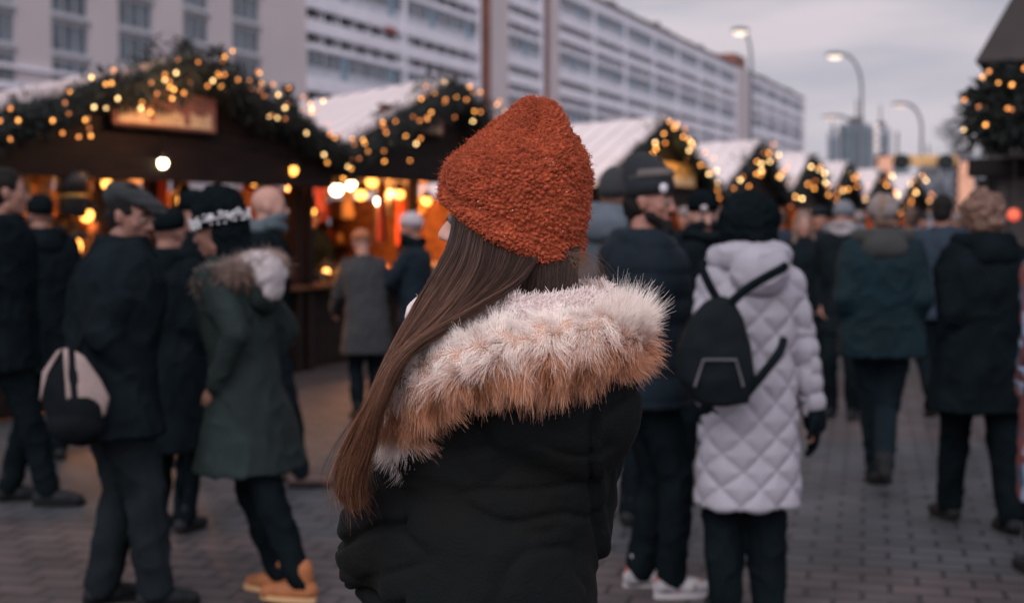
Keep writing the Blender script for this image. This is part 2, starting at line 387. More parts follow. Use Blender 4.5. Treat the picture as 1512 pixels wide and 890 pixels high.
    for i, (hj, kn, an) in enumerate(legs):
        k = (-1, 1)[i]; m = MB(); pitch = lift[i] * 3.0
        rt = Matrix.Rotation(-pitch, 3, 'X')
        def F(x, y, z): return an + rt @ V(x, y, z)
        m.cap(F(0, -.035, -.042), .045 * s, F(.012 * k, .10, -.046), .043 * s, flat=.95); m.cap(F(.0, .06, -.042), .045 * s, F(.02 * k, .155, -.054), .033 * s); m.cap(F(0, -.01, -.03), .048 * s, F(0, 0, .05), .054 * s)
        so = remesh(m, 'shoe', shoes or black_shoe, root, voxel=.009, smooth=3)
        # flat sole
        pl = []
        for q in range(20):
            a = 2 * math.pi * q / 20; pl.append((.012 * k + .045 * math.cos(a) * (1.0 if math.sin(a) > 0 else .85), .058 + .135 * math.sin(a)))
        m = MB(); vs = [F(x, y, z) for z in (-.085, -.062) for (x, y) in pl]; n = 20
        m.add(vs, [tuple(range(n - 1, -1, -1)), tuple(range(n, 2 * n))] + [(q, (q + 1) % n, (q + 1) % n + n, q + n) for q in range(n)]); m.build('sole', sole or dark_rubber, so)
    info = dict(root=root, hm=hm, s=s, neck=neck, chest=chest, hip=hip, arms=arms, legs=legs, V=V, g=g)
    if hair: hair(info)
    if hat: hat(info)
    if hood: hood(info)
    if scarf:
        m = MB(); n0 = neck + V(0, .012, .05)
        ring = [n0 + V(.088 * math.cos(a), .088 * math.sin(a), .012 * math.sin(a * 3)) for a in [2 * math.pi * q / 20 for q in range(21)]]
        m.tube(ring, .034 * s, 10); m.tube([n0 + V(0, .012, .03 * math.sin(q)) + V(.082 * math.cos(q), .082 * math.sin(q), .03) for q in [2 * math.pi * z / 20 for z in range(21)]], .028 * s, 10); m.build('scarf', scarf, root, True)
    return info
def std_hood(mat, w=1.0, up=0.0):
    def f(I):
        V = I['V']; m = MB(); n0 = I['neck']
        for k in range(-4, 5):
            a = k / 4 * 1.5; m.ell(n0 + V(.115 * w * math.sin(a), -.105 * w * math.cos(a) + .02, .035 + up), (.052 * I['s'],) * 3)
        m.ell(n0 + V(0, -.115 * w, -.03 + up), tuple(v * I['s'] for v in (.115 * w, .062, .085)))
        remesh(m, 'hood', mat, I['root'], voxel=.012, smooth=4, disp=lambda c, n: .010 * noise.noise(c * 14))
    return f
# ================================================================ camera, light
cd = bpy.data.cameras.new('camera'); cam = bpy.data.objects.new('camera', cd); COL.objects.link(cam)
cam.location = (0, 0, CAMZ); cam.rotation_euler = (math.pi / 2 - PIT, 0, 0)
cd.lens = 50; cd.sensor_width = 36; cd.sensor_fit = 'HORIZONTAL'; cd.clip_start = .05; cd.clip_end = 4000
cd.dof.use_dof = True; cd.dof.focus_distance = 2.19; cd.dof.aperture_fstop = 50 / 14.0; cd.dof.aperture_blades = 0
sc.camera = cam
w = bpy.data.worlds.new('World'); sc.world = w; w.use_nodes = True; nt = w.node_tree; nt.nodes.clear()
out = nt.nodes.new('ShaderNodeOutputWorld'); mix = nt.nodes.new('ShaderNodeMixShader')
b1 = nt.nodes.new('ShaderNodeBackground'); b2 = nt.nodes.new('ShaderNodeBackground')
sky = nt.nodes.new('ShaderNodeTexSky'); sky.sky_type = 'NISHITA'; sky.sun_disc = False; SEL, SAZ = R(42), R(205)
sky.sun_elevation = SEL; sky.sun_rotation = SAZ
b1.inputs['Strength'].default_value = .06; nt.links.new(sky.outputs[0], b1.inputs['Color'])
tc = nt.nodes.new('ShaderNodeTexCoord'); sep = nt.nodes.new('ShaderNodeSeparateXYZ'); nt.links.new(tc.outputs['Generated'], sep.inputs[0])
mp = nt.nodes.new('ShaderNodeMapping'); mp.inputs['Scale'].default_value = (1.6, 1.6, 7.5); nt.links.new(tc.outputs['Generated'], mp.inputs['Vector'])
mp.inputs['Rotation'].default_value = (0, R(8), 0)
nz = nt.nodes.new('ShaderNodeTexNoise'); nz.inputs['Scale'].default_value = 2.6; nz.inputs['Detail'].default_value = 6; nz.inputs['Roughness'].default_value = .5; nt.links.new(mp.outputs[0], nz.inputs['Vector'])
rp = nt.nodes.new('ShaderNodeValToRGB'); rp.color_ramp.elements[0].position = .38; rp.color_ramp.elements[1].position = .60
rp.color_ramp.elements[0].color = (.455, .455, .53, 1); rp.color_ramp.elements[1].color = (.72, .645, .69, 1)
nt.links.new(nz.outputs['Fac'], rp.inputs['Fac'])
r2 = nt.nodes.new('ShaderNodeValToRGB'); r2.color_ramp.elements[0].position = 0.0; r2.color_ramp.elements[1].position = .16
r2.color_ramp.elements[0].color = (.47, .42, .485, 1); r2.color_ramp.elements[1].color = (1, 1, 1, 1)
mx = nt.nodes.new('ShaderNodeMix'); mx.data_type = 'RGBA'; mx.inputs['Factor'].default_value = .55
hz = nt.nodes.new('ShaderNodeMapRange'); hz.inputs['From Min'].default_value = .0; hz.inputs['From Max'].default_value = .16
nt.links.new(sep.outputs['Z'], hz.inputs['Value']); hz.inputs['To Min'].default_value = .75; hz.inputs['To Max'].default_value = 0.0
nt.links.new(hz.outputs['Result'], mx.inputs['Factor']); nt.links.new(rp.outputs['Color'], mx.inputs['A']); mx.inputs['B'].default_value = (.565, .54, .605, 1)
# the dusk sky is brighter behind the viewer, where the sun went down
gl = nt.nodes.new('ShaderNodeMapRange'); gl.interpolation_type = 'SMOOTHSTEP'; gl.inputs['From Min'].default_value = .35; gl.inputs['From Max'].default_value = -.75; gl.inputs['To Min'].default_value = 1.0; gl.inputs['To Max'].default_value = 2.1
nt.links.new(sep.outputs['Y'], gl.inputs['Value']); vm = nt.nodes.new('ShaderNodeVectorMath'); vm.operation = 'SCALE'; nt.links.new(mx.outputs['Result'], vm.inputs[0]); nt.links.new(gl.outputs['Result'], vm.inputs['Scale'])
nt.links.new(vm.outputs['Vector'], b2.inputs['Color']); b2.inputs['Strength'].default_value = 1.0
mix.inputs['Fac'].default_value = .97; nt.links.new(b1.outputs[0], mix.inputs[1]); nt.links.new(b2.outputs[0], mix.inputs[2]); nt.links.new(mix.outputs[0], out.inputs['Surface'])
sd_ = bpy.data.lights.new('sun', 'SUN'); sun = bpy.data.objects.new('sun', sd_); COL.objects.link(sun)
sd_.energy = 1.5; sd_.angle = R(45); sd_.color = (1, .95, .94)
# sun_rotation is measured from +Y towards +X: the sun stands behind the camera
sdir = Vector((math.sin(SAZ) * math.cos(SEL), math.cos(SAZ) * math.cos(SEL), math.sin(SEL)))
sun.rotation_euler = sdir.to_track_quat('Z', 'Y').to_euler()
def lamp(name, loc, col, e, r=.06):
    l = bpy.data.lights.new(name, 'POINT'); o = bpy.data.objects.new(name, l); COL.objects.link(o); o.location = loc
    l.color = col; l.energy = e; l.shadow_soft_size = r; return o
vs = sc.view_settings; sc.display_settings.display_device = 'sRGB'; vs.view_transform = 'Standard'; vs.look = 'None'; vs.exposure = 0.0; vs.gamma = 1.0; vs.use_curve_mapping = False
cy = sc.cycles; cy.use_denoising = True
try: cy.denoiser = 'OPENIMAGEDENOISE'
except Exception: pass
cy.max_bounces = 6; cy.diffuse_bounces = 4; cy.glossy_bounces = 2; cy.transmission_bounces = 2; cy.sample_clamp_indirect = 1.5; cy.use_adaptive_sampling = False
cy.caustics_reflective = False; cy.caustics_refractive = False
sc.cycles_curves.shape = 'RIBBONS'

# ================================================================ ground
m = bpy.data.materials.new('paving'); m.use_nodes = True; nt = m.node_tree; b = nt.nodes['Principled BSDF']
tc = nt.nodes.new('ShaderNodeTexCoord'); mp = nt.nodes.new('ShaderNodeMapping'); mp.inputs['Rotation'].default_value = (0, 0, R(14))
nt.links.new(tc.outputs['Object'], mp.inputs['Vector'])
br = nt.nodes.new('ShaderNodeTexBrick'); br.inputs['Scale'].default_value = 1; br.inputs['Brick Width'].default_value = .235; br.inputs['Row Height'].default_value = .155
br.inputs['Mortar Size'].default_value = .013; br.inputs['Mortar Smooth'].default_value = .4; br.inputs['Color1'].default_value = (.036, .043, .050, 1); br.inputs['Color2'].default_value = (.058, .063, .070, 1); br.inputs['Mortar'].default_value = (.012, .015, .018, 1); br.offset = .5
nt.links.new(mp.outputs[0], br.inputs['Vector'])
n1 = nt.nodes.new('ShaderNodeTexNoise'); n1.inputs['Scale'].default_value = .32; n1.inputs['Detail'].default_value = 4; nt.links.new(tc.outputs['Object'], n1.inputs['Vector'])
ra = nt.nodes.new('ShaderNodeValToRGB'); ra.color_ramp.elements[0].position = .42; ra.color_ramp.elements[1].position = .62; ra.color_ramp.elements[0].color = (.95, 1, 1.08, 1); ra.color_ramp.elements[1].color = (1.25, 1.03, .97, 1)
nt.links.new(n1.outputs['Fac'], ra.inputs['Fac'])
# a belt of reddish pavers crosses the square
spy = nt.nodes.new('ShaderNodeSeparateXYZ'); nt.links.new(mp.outputs[0], spy.inputs[0])
md = nt.nodes.new('ShaderNodeMath'); md.operation = 'PINGPONG'; md.inputs[1].default_value = 4.3; nt.links.new(spy.outputs['Y'], md.inputs[0])
rb = nt.nodes.new('ShaderNodeMapRange'); rb.inputs['From Min'].default_value = 1.9; rb.inputs['From Max'].default_value = 2.1; nt.links.new(md.outputs[0], rb.inputs['Value'])
mbx = nt.nodes.new('ShaderNodeMix'); mbx.data_type = 'RGBA'; mbx.blend_type = 'MIX'; nt.links.new(rb.outputs[0], mbx.inputs['Factor']); mbx.inputs['A'].default_value = (1, 1, 1.03, 1); mbx.inputs['B'].default_value = (1.35, .98, .92, 1)
mu = nt.nodes.new('ShaderNodeMix'); mu.data_type = 'RGBA'; mu.blend_type = 'MULTIPLY'; mu.inputs['Factor'].default_value = 1
nt.links.new(br.outputs['Color'], mu.inputs['A']); nt.links.new(mbx.outputs['Result'], mu.inputs['B'])
n2 = nt.nodes.new('ShaderNodeTexNoise'); n2.inputs['Scale'].default_value = 2.2; n2.inputs['Detail'].default_value = 8; nt.links.new(tc.outputs['Object'], n2.inputs['Vector'])
rc = nt.nodes.new('ShaderNodeMapRange'); rc.inputs['From Min'].default_value = .3; rc.inputs['From Max'].default_value = .7; rc.inputs['To Min'].default_value = .6; rc.inputs['To Max'].default_value = 1.25; nt.links.new(n2.outputs['Fac'], rc.inputs['Value'])
mu2 = nt.nodes.new('ShaderNodeMix'); mu2.data_type = 'RGBA'; mu2.blend_type = 'MULTIPLY'; mu2.inputs['Factor'].default_value = 1
nt.links.new(mu.outputs['Result'], mu2.inputs['A']); nt.links.new(rc.outputs['Result'], mu2.inputs['B']); nt.links.new(mu2.outputs['Result'], b.inputs['Base Color'])
b.inputs['Roughness'].default_value = .62
bp = nt.nodes.new('ShaderNodeBump'); bp.inputs['Strength'].default_value = .8; bp.inputs['Distance'].default_value = .012; bp.invert = True
nt.links.new(br.outputs['Fac'], bp.inputs['Height']); nt.links.new(bp.outputs[0], b.inputs['Normal'])
paving = m
g_ = MB(); g_.add([(-900, -300, 0), (900, -300, 0), (900, 1500, 0), (-900, 1500, 0)], [(0, 1, 2, 3)]); tag(g_.build('ground', paving), kind='structure')
# far hedge-like mass of distant town at the horizon
# ================================================================ apartment blocks
BO = Vector((-20.9, 146, 0)); BE = Vector((math.sin(R(21.2)), math.cos(R(21.2)), 0))
def s_of(px):
    k = (px - 756) / FPX; return (146 * k + 20.9) / (BE.x - BE.y * k)
facade = M('cream_facade', (.53, .475, .49), .9, var=.06, vscale=.15, bump=.1, bscale=3)
band = M('white_parapet', (.74, .73, .80), .8, var=.07, vscale=.3)
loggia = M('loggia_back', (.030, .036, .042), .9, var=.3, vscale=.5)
glassy = M('window_glass', (.065, .095, .12), .25, var=.5, vscale=.4, spec=.6)
frame_w = M('window_frame', (.42, .43, .47), .6, var=.05)
panel_g = M('spandrel_panel', (.46, .48, .55), .7, var=.15, vscale=.4); panel_b = M('blue_panel', (.14, .26, .34), .6, var=.2)
pipe_red = M('rusty_pipe', (.20, .075, .055), .8, var=.3, vscale=.6); roofm = M('roof_plant', (.14, .12, .13), .9, var=.3, vscale=.5)
rz_b = -R(21.2) + math.pi / 2        # local x runs along the facade
def block(name, label): 
    o = empty(name, BO, rz_b); tag(o, label, 'building'); return o
# local: x = s along facade, y = back (away from the square), z up
A = block('apartment_block', 'cream apartment block with pairs of dark windows behind the left market stalls')
b = MB(); L0 = -75
cols = [(-75, -72.5), (s_of(-70), s_of(-22)), (s_of(-8), s_of(30)), (s_of(82), s_of(138)), (s_of(180), s_of(232)), (s_of(275), s_of(313)), (s_of(347), s_of(388))]
rows = [(14.7 + 2.95 * k, 17.15 + 2.95 * k) for k in range(-3, 5)]
xs = sorted([L0, 0] + [v for c in cols[1:] for v in c])
for i in range(0, len(xs) - 1, 2): b.box(xs[i], xs[i + 1], 0, 1.0, 0, 33)
for c in cols[1:]:
    zz = [0] + [v for r in rows for v in r] + [33]
    for i in range(0, len(zz), 2): b.box(c[0] - .002, c[1] + .002, .12, 1.0, zz[i], zz[i + 1])
b.box(L0, -.01, 1.0, 12, 0, 33.0)
b.build('wall', facade, A)
cs = MB()
cs.box(L0, s_of(182), -.5, -.003, 11.3, 11.9); cs.box(L0, s_of(182), -.35, -.003, 12.9, 13.2); cs.build('cornice', band, A)
rf = MB(); rf.box(L0 - .4, .4, -.4, 12.4, 33.003, 33.8); rf.build('roof', roofm, A)
for c in cols[1:]:
    for (z0, z1) in rows:
        x0, x1 = c; W = x1 - x0; m = MB()
        m.box(x0 + .003, x0 + .18, .2, .4, z0, z1); m.box(x1 - .18, x1 - .003, .2, .4, z0, z1); m.box(x0 + .18, x1 - .18, .2, .4, z0, z0 + .18); m.box(x0 + .18, x1 - .18, .2, .4, z1 - .18, z1)
        for q in (1, 2): m.box(x0 + W * q / 3 - .07, x0 + W * q / 3 + .07, .22, .38, z0 + .18, z1 - .18)
        m.box(x0 - .1, x1 + .1, -.18, .118, z0 - .32, z0 - .004)
        wo = m.build('window', frame_w, A); p = MB(); p.box(x0 + .1, x1 - .1, .29, .33, z0 + .1, z1 - .1); p.build('pane', glassy, wo)
# long slab
S = block('apartment_slab', 'long pale apartment slab with dark loggia bands receding behind the stalls')
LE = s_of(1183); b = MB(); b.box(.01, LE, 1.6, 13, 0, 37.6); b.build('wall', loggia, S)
towers = [(s_of(720), s_of(746)), (s_of(803), s_of(821)), (s_of(1084), s_of(1104)), (LE - 1.2, LE)]
b = MB()
for t in towers: b.box(t[0], t[1], -.5, 1.597, 0, 38.2)
b.build('stair_tower', facade, S)
wins = [(25.1, 27.8), (33.5, 36.2), (16.7, 19.4), (8.3, 11.0)]
darks = [31.4, 28.9 + .05, 23.0, 20.5, 14.6, 12.1, 6.2]
opens = sorted([w_ for w_ in wins] + [(d - .55, d + .55) for d in darks])
segs = [(.012, towers[0][0] - 3.2), (towers[0][1] + .003, towers[1][0] - 1.2), (towers[1][1] + .003, towers[2][0] - .003), (towers[2][1] + .003, LE - 1.203)]
b = MB(); z = 0
for (z0, z1) in opens + [(37.9, 37.9)]:
    for (a, c) in segs: b.box(a, c, -.15 if z1 - z0 < 1 or True else 0, .15, z, z0)
    z = z1
for (a, c) in segs:
    n = max(1, int((c - a) / 16)); 
    for i in range(1, n + 1):
        x = a + (c - a) * i / (n + .0001) if i < n else c - .2
        b.box(x - .25, x + .25, -.35, 1.59, 0, 37.9)
b.build('parapet_bands', band, S)
b = MB()
for (a, c) in segs:
    x = a
    while x < c: 
        for d in darks: b.box(x, x + .3, .152, 1.59, d - .5, d + .5)
        x += 3.6
b.build('loggia_dividers', band, S)
bays = []
for (a, c) in segs:
    n = int((c - a) / 3.6); wd = (c - a) / n
    for i in range(n):
        for (z0, z1) in wins[:3]: bays.append((a + i * wd, wd, z0, z1))
bays.sort(key=lambda q: q[0])
def bay(m, p, q, x, wd, z0, z1):
    m.box(x + .05, x + wd - .05, .02, .10, z0 + .004, z0 + .95); m.box(x + .05, x + .2, .02, .12, z0 + .95, z1); m.box(x + wd - .2, x + wd - .05, .02, .12, z0 + .95, z1); m.box(x + wd * .5 - .06, x + wd * .5 + .06, .03, .11, z0 + .95, z1 - .15); m.box(x + .2, x + wd - .2, .02, .12, z1 - .15, z1 - .004)
    p.box(x + .15, x + wd - .15, .13, .15, z0 + .9, z1 - .1)
    if q is not None: q.box(x + .06, x + wd * .30, -.02, .018, z0 + .1, z1 - .1)
rest_f, rest_p = MB(), MB()
for i, (x, wd, z0, z1) in enumerate(bays):
    blue = (int(x / 3.6) * 7 + int(z0)) % 3 == 0
    if i < 96:
        m, p = MB(), MB(); q = MB() if blue else None; bay(m, p, q, x, wd, z0, z1)
        wo = m.build('window', panel_g, S); p.build('pane', glassy, wo)
        if q: q.build('blue_panel', panel_b, wo)
    else: bay(rest_f, rest_p, None, x, wd, z0, z1)
ro = tag(rest_f.build('windows', panel_g, S), kind='stuff'); rest_p.build('pane', glassy, ro)
b = MB(); b.box(0, LE + .4, -.4, 13.3, 37.903, 38.5)
for i in range(26):
    x = 6 + i * 11 + rng.uniform(-2, 2)
    if x < LE - 6: b.box(x, x + rng.uniform(2, 5), 1 + (i % 3), 5, 38.5, 38.5 + rng.uniform(.7, 1.7))
    if x < LE - 9: b.tube([(x + 7, 2, 38.5), (x + 7, 2, 40.2)], .12, 5)
b.build('roof', roofm, S)
b = MB(); b.box(s_of(709), s_of(719), -.6, -.1, 0, 38); b.box(s_of(801), s_of(804), -.7, -.5, 0, 38.3)
b.box(towers[2][0] - 2, towers[2][1] - 6, -.3, 4, 38.5, 41); b.build('downpipe', pipe_red, S)
b = MB(); b.box(s_of(569), s_of(585), -.22, -.153, 23.3, 23.9, bev=.05); b.build('balcony_cloth', red_trim, S)

# far towers behind the gate
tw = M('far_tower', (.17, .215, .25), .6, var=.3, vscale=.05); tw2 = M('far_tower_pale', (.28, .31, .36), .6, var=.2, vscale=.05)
def tower(px0, px1, pyt, d, mat, label, nb):
    x0 = (px0 - 756) / FPX * d; x1 = (px1 - 756) / FPX * d; h = CAMZ + (HOR - pyt) / FPX * d
    o = empty('office_tower', ((x0 + x1) / 2, d, 0)); tag(o, label, 'building'); W = (x1 - x0) / 2
    b = MB(); b.box(-W, W, 0, W * 1.6, 0, h); b.build('wall', mat, o)
    b = MB()
    for i in range(nb):
        x = -W + (i + .5) * 2 * W / nb; b.box(x - W / nb * .45, x + W / nb * .45, -.25, -.003, 2, h - 2)
    b.build('window_strips', glassy, o); b = MB(); b.box(-W * .4, W * .5, 1, W, h + .003, h + 2); b.tube([(W * .1, 3, h + 2), (W * .1, 3, h + 7)], .25, 6); b.build('roof', roofm, o)
    return o, W, h
o, W, h = tower(1244, 1284, 184, 400, tw, 'blue grey office tower rising behind the market, the taller and wider one', 4)
b = MB()
for k in range(9): b.ell((W + 1.4, -.4, h - 1 - k * 2.0), (.75, .3, .75), None, 10, 8)
lit_sign = M_emit('lit_sign', (1, .92, .95), .75); b.build('lit_sign_dots', lit_sign, o)
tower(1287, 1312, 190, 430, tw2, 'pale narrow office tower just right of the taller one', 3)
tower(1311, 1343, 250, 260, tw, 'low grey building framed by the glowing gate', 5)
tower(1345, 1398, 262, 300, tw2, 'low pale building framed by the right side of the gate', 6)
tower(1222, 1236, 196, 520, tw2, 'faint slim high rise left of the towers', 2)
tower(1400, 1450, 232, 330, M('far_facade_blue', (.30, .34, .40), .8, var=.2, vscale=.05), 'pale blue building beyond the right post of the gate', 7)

# ================================================================ street lamps
pole_m = M('lamp_pole', (.10, .11, .13), .6, var=.1); glow = M_emit('lamp_glow', (1, .84, .70), 1.7); glow2 = M_emit('lamp_glow_dim', (1, .80, .78), .9)
def street_lamp(px, py_top, hx, hy, d, label, gm):
    X = (px - 756) / FPX * d; zt = CAMZ + (HOR - py_top) / FPX * d; hX = (hx - 756) / FPX * d - X; hz_ = CAMZ + (HOR - hy) / FPX * d
    o = empty('street_lamp', (X, d, 0)); tag(o, label, 'street lamp', 'street lamps along the market')
    b = MB(); rr = .075 * d / 60
    pts = [(0, 0, 0), (0, 0, zt * .5), (0, 0, zt - 1.4)] + [(hX * .75 * (1 - math.cos(a)), 0, zt - 1.4 + 1.4 * math.sin(a)) for a in [R(q) for q in (15, 30, 45, 60, 75, 90)]]
    b.tube(pts, [rr * 1.3, rr] + [rr * .8] * (len(pts) - 2), 8); b.box(-.25, .25, -.25, .25, 0, .9, bev=.04); b.build('pole', pole_m, o, True)
    b = MB(); b.ell((hX, 0, hz_ + .12), (.36 * d / 55, .2, .10), None, 14, 8); b.build('lamp_head', pole_m, o, True)
    b = MB(); b.ell((hX, 0, hz_), (.27 * d / 55, .15, .10), None, 14, 8); b.build('lamp_glass', gm, o, True)
street_lamp(1107, 49, 1090, 52, 52, 'lit street lamp standing highest behind the apartment slab end', glow)
street_lamp(1269, 82, 1229, 87, 56, 'lit street lamp with a tall curved pole in front of the office tower', glow)
street_lamp(1358, 155, 1326, 158, 76, 'lit street lamp whose pole stands in front of the glowing gate', glow2)
street_lamp(1262, 172, 1224, 176, 92, 'faint small street lamp behind the tall curved one', glow2)

# ================================================================ stalls
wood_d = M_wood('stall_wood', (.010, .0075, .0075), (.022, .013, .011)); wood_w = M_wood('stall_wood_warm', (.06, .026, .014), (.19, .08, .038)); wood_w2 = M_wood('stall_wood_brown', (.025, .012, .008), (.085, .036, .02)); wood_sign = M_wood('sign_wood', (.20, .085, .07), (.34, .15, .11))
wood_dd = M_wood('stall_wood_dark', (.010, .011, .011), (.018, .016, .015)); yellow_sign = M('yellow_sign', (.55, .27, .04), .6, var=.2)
roof_w = M('canvas_roof', (.64, .57, .57), .75, var=.05, vscale=1.5, bump=.1)
goods_m = [M('goods_red', (.5, .07, .03), .5, var=.3), M('goods_gold', (.6, .34, .08), .35, metal=.4, var=.3), M('goods_cream', (.7, .55, .36), .6, var=.2), M('goods_dark', (.014, .010, .010), .5, var=.3), M('goods_straw', (.5, .27, .10), .8, var=.3)]
warm = (1, .36, .085)
bulb_hot = M_emit('bulb_white', (1, .80, .52), 16); bulb_or = M_emit('bulb_orange', (1, .40, .07), 6)
fir = M('fir_needles', (.008, .0135, .0125), .8, var=.5, vscale=9); fir_b = M('fir_needles_light', (.014, .019, .016), .8, var=.4, vscale=9)
BM = {}
def bulb_mats(k):
    if k not in BM:
        BM[k] = [M_emit('fairy_cream', (1, .62, .25), 5.6 * k), M_emit('fairy_amber', (1, .38, .075), 4.0 * k), M_emit('fairy_amber_soft', (1, .32, .065), 2.4 * k), M_emit('fairy_dim', (1, .28, .08), 1.1 * k)]
    return BM[k]
def garland(label, path, rad, nleaf, nb, k, br=.0125, leaf=.055, tufts=(), group='fir garlands with fairy lights on the stalls', bulb_side=None, spread=1.0, name='fir_garland'):
    path = [Vector(p) for p in path]; o = MB(); c = path[0].copy(); root_loc = c
    L = [0.0]
    for i in range(1, len(path)): L.append(L[-1] + (path[i] - path[i - 1]).length)
    def at(t):
        x = t * L[-1]
        for i in range(1, len(path)):
            if x <= L[i] or i == len(path) - 1:
                return path[i - 1].lerp(path[i], (x - L[i - 1]) / (L[i] - L[i - 1]))
    for i in range(nleaf):
        t = random.random(); p = at(t); clump = .55 + .75 * abs(noise.noise(Vector((t * L[-1] * 2.2, 3.3, path[0].x))) * 2)
        v = Vector(rng.normal(size=3)).normalized() * rad * clump * random.random() ** .5; p = p + v - root_loc
        d = (v.normalized() + Vector(rng.normal(size=3)) * .5 + Vector((0, 0, -.3))).normalized(); sd = d.cross(Vector(rng.normal(size=3))).normalized()
        l = leaf * random.uniform(.6, 1.5)
        o.add([p - sd * l * .16, p + sd * l * .16, p + d * l + sd * l * .05, p + d * l - sd * l * .05], [(0, 1, 2, 3)], int(random.random() < .3))
    for (tp, th, tr) in tufts:
        tp = Vector(tp)
        for i in range(int(500 * th)):
            f = random.random(); a = random.uniform(0, 6.28); q = tp + Vector((math.cos(a), math.sin(a), 0)) * tr * (1 - f) * random.random() ** .5 + Vector((0, 0, th * f)) - root_loc
            d = Vector((math.cos(a), math.sin(a), .7)).normalized(); sd = d.cross(Vector(rng.normal(size=3))).normalized(); l = leaf * 1.4
            o.add([q - sd * l * .16, q + sd * l * .16, q + d * l + sd * l * .05, q + d * l - sd * l * .05], [(0, 1, 2, 3)], 0)
    # inner stem
    o.tube([p - root_loc for p in path], rad * .45, 7, 0)
    g = o.build(name, [fir, fir_b]); g.location = root_loc; tag(g, label, 'garland', group)
    mats = bulb_mats(k); bm_ = []
    for q in mats:
        x = MB(); x.ell((0, 0, 0), (br, br, br * 1.25), None, 8, 6); me = x.mesh('bulb'); me.materials.append(q); bm_.append(me)
    for i in range(nb):
        t = (i + random.random()) / nb; p = at(t); n_ = bulb_side or Vector((.35, -.9, 0))
        v = Vector((random.uniform(-1, 1), random.uniform(-1, 1), random.uniform(-1, 1))) * rad * .95 * spread; p = p + v; p += n_ * (rad * .85)
        me = random.choices(bm_, (2.4, 3.6, 2.8, 2.4))[0]
        bo = bpy.data.objects.new('bulb', me); COL.objects.link(bo); bo.parent = g; bo.location = p - root_loc; bo.rotation_euler = (random.random(), random.random(), 0)
    return g
stalls = []
def stall(A_, B_, dep, eave, peak, label, sign=None, e_light=90, tcol=None, seam=True, pk=.5, fd=.30, back=None, rd=.2):
    A_ = Vector((*A_, 0)); B_ = Vector((*B_, 0)); e = (B_ - A_); L = e.length; e.normalize(); rz = math.atan2(e.y, e.x); A_ += Vector((-e.y, e.x, 0)) * .5   # the gable overhangs the counter
    o = empty('market_stall', A_, rz); tag(o, label, 'market stall', None)
    b = MB(); b.box(.05, L - .05, 0, .05, .02, .86)
    for i in range(int(L / .16)): b.box(.06 + i * .16, .06 + i * .16 + .145, -.018, -.002, .04, .85)
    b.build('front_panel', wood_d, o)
    b = MB(); b.box(0.0, L, -.22, .5, .87, .915, bev=.008); b.build('counter', wood_w, o)
    b = MB(); b.box(.05, L - .05, dep, dep + .05, 0, eave - rd)
    for i in range(int(L / .2)): b.box(.06 + i * .2, .23 + i * .2, dep - .02, dep - .003, 0, eave - .02 - rd)
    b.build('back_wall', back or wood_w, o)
    for x in (.0, L - .05):
        b = MB(); b.box(x, x + .05, .06, dep - .025, 0, eave - rd - .02); b.build('side_wall', wood_w, o)
    for x in (.0, L * .5 - .05, L - .1):
        b = MB(); b.box(x, x + .1, -.135, -.03, 0, eave - .28, bev=.008); b.build('post', wood_d, o)
    b = MB(); b.box(.02, L - .02, dep - .5, dep - .022, 1.25, 1.28); b.box(.02, L - .02, dep - .5, dep - .022, 1.65, 1.68); b.build('shelf', wood_w, o)
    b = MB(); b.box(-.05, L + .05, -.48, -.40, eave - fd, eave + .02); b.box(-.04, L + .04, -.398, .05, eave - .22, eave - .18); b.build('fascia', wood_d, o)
    b = MB(); b.prism([(0, eave + .022), (L, eave + .022), (L * pk, peak - .04)], 'y', -.45, -.42)
    for i in range(int(L / .18)):
        x = .1 + i * .18; h = eave + .02 + (peak - eave - .06) * (x / (L * pk) if x < L * pk else (L - x) / (L * (1 - pk)))
        b.box(x, x + .165, -.468, -.452, eave + .022, max(h, eave + .03))
    b.build('gable_board', wood_d, o)
    for k, (xa, xb) in enumerate(((-.16, L * pk), (L + .16, L * pk))):
        b = MB(); za = eave - .03; b.prism([(xa, za), (xb, peak), (xb, peak + .06), (xa, za + .06)], 'y', -.62, dep + .3)
        for_ = None
        if seam:
            n = 14
            for i in range(n):
                y = -.6 + (dep + .86) * i / (n - 1); b.prism([(xa, za + .058), (xb, peak + .058), (xb, peak + .085), (xa, za + .085)], 'y', y, y + .03)
        b.v = [(v[0], v[1], v[2] - rd * (v[1] + .62) / (dep + .92)) for v in b.v]
        b.build('roof', tcol or roof_w, o)
    if sign:
        x0, x1, z0, z1, sm = sign; b = MB(); b.box(x0, x1, -.56, -.52, z0, z1, bev=.01); so = b.build('sign_board', sm, o)
        b = MB(); t = .025; b.box(x0 - t, x1 + t, -.575, -.50, z0 - t, z0 - .003); b.box(x0 - t, x1 + t, -.575, -.50, z1 + .003, z1 + t); b.build('sign_frame', wood_d, so)
        # the row of pale strokes of the sign's blurred lettering
        b = MB(); n = 16; w_ = (x1 - x0) * .9 / n
        for i in range(n):
            x = x0 + (x1 - x0) * .05 + i * w_
            if i in (5, 11): continue
            hh = (z1 - z0) * (.30 if i % 3 else .38); b.box(x, x + w_ * .28, -.568, -.562, z0 + .04, z0 + .04 + hh); b.box(x + w_ * .5, x + w_ * .72, -.568, -.562, z0 + .04, z0 + .04 + hh * .9)
            if i % 2: b.box(x + w_ * .28, x + w_ * .5, -.568, -.562, z0 + .04 + hh * .4, z0 + .04 + hh * .55)
        b.box(x0 + (x1 - x0) * .05, x1 - (x1 - x0) * .06, -.566, -.5615, z0 + .028, z0 + .041); b.build('lettering', goods_m[2], so)
    o['L'] = L
    T = lambda x, y, z: A_ + e * x + Vector((-e.y, e.x, 0)) * y + Vector((0, 0, z))
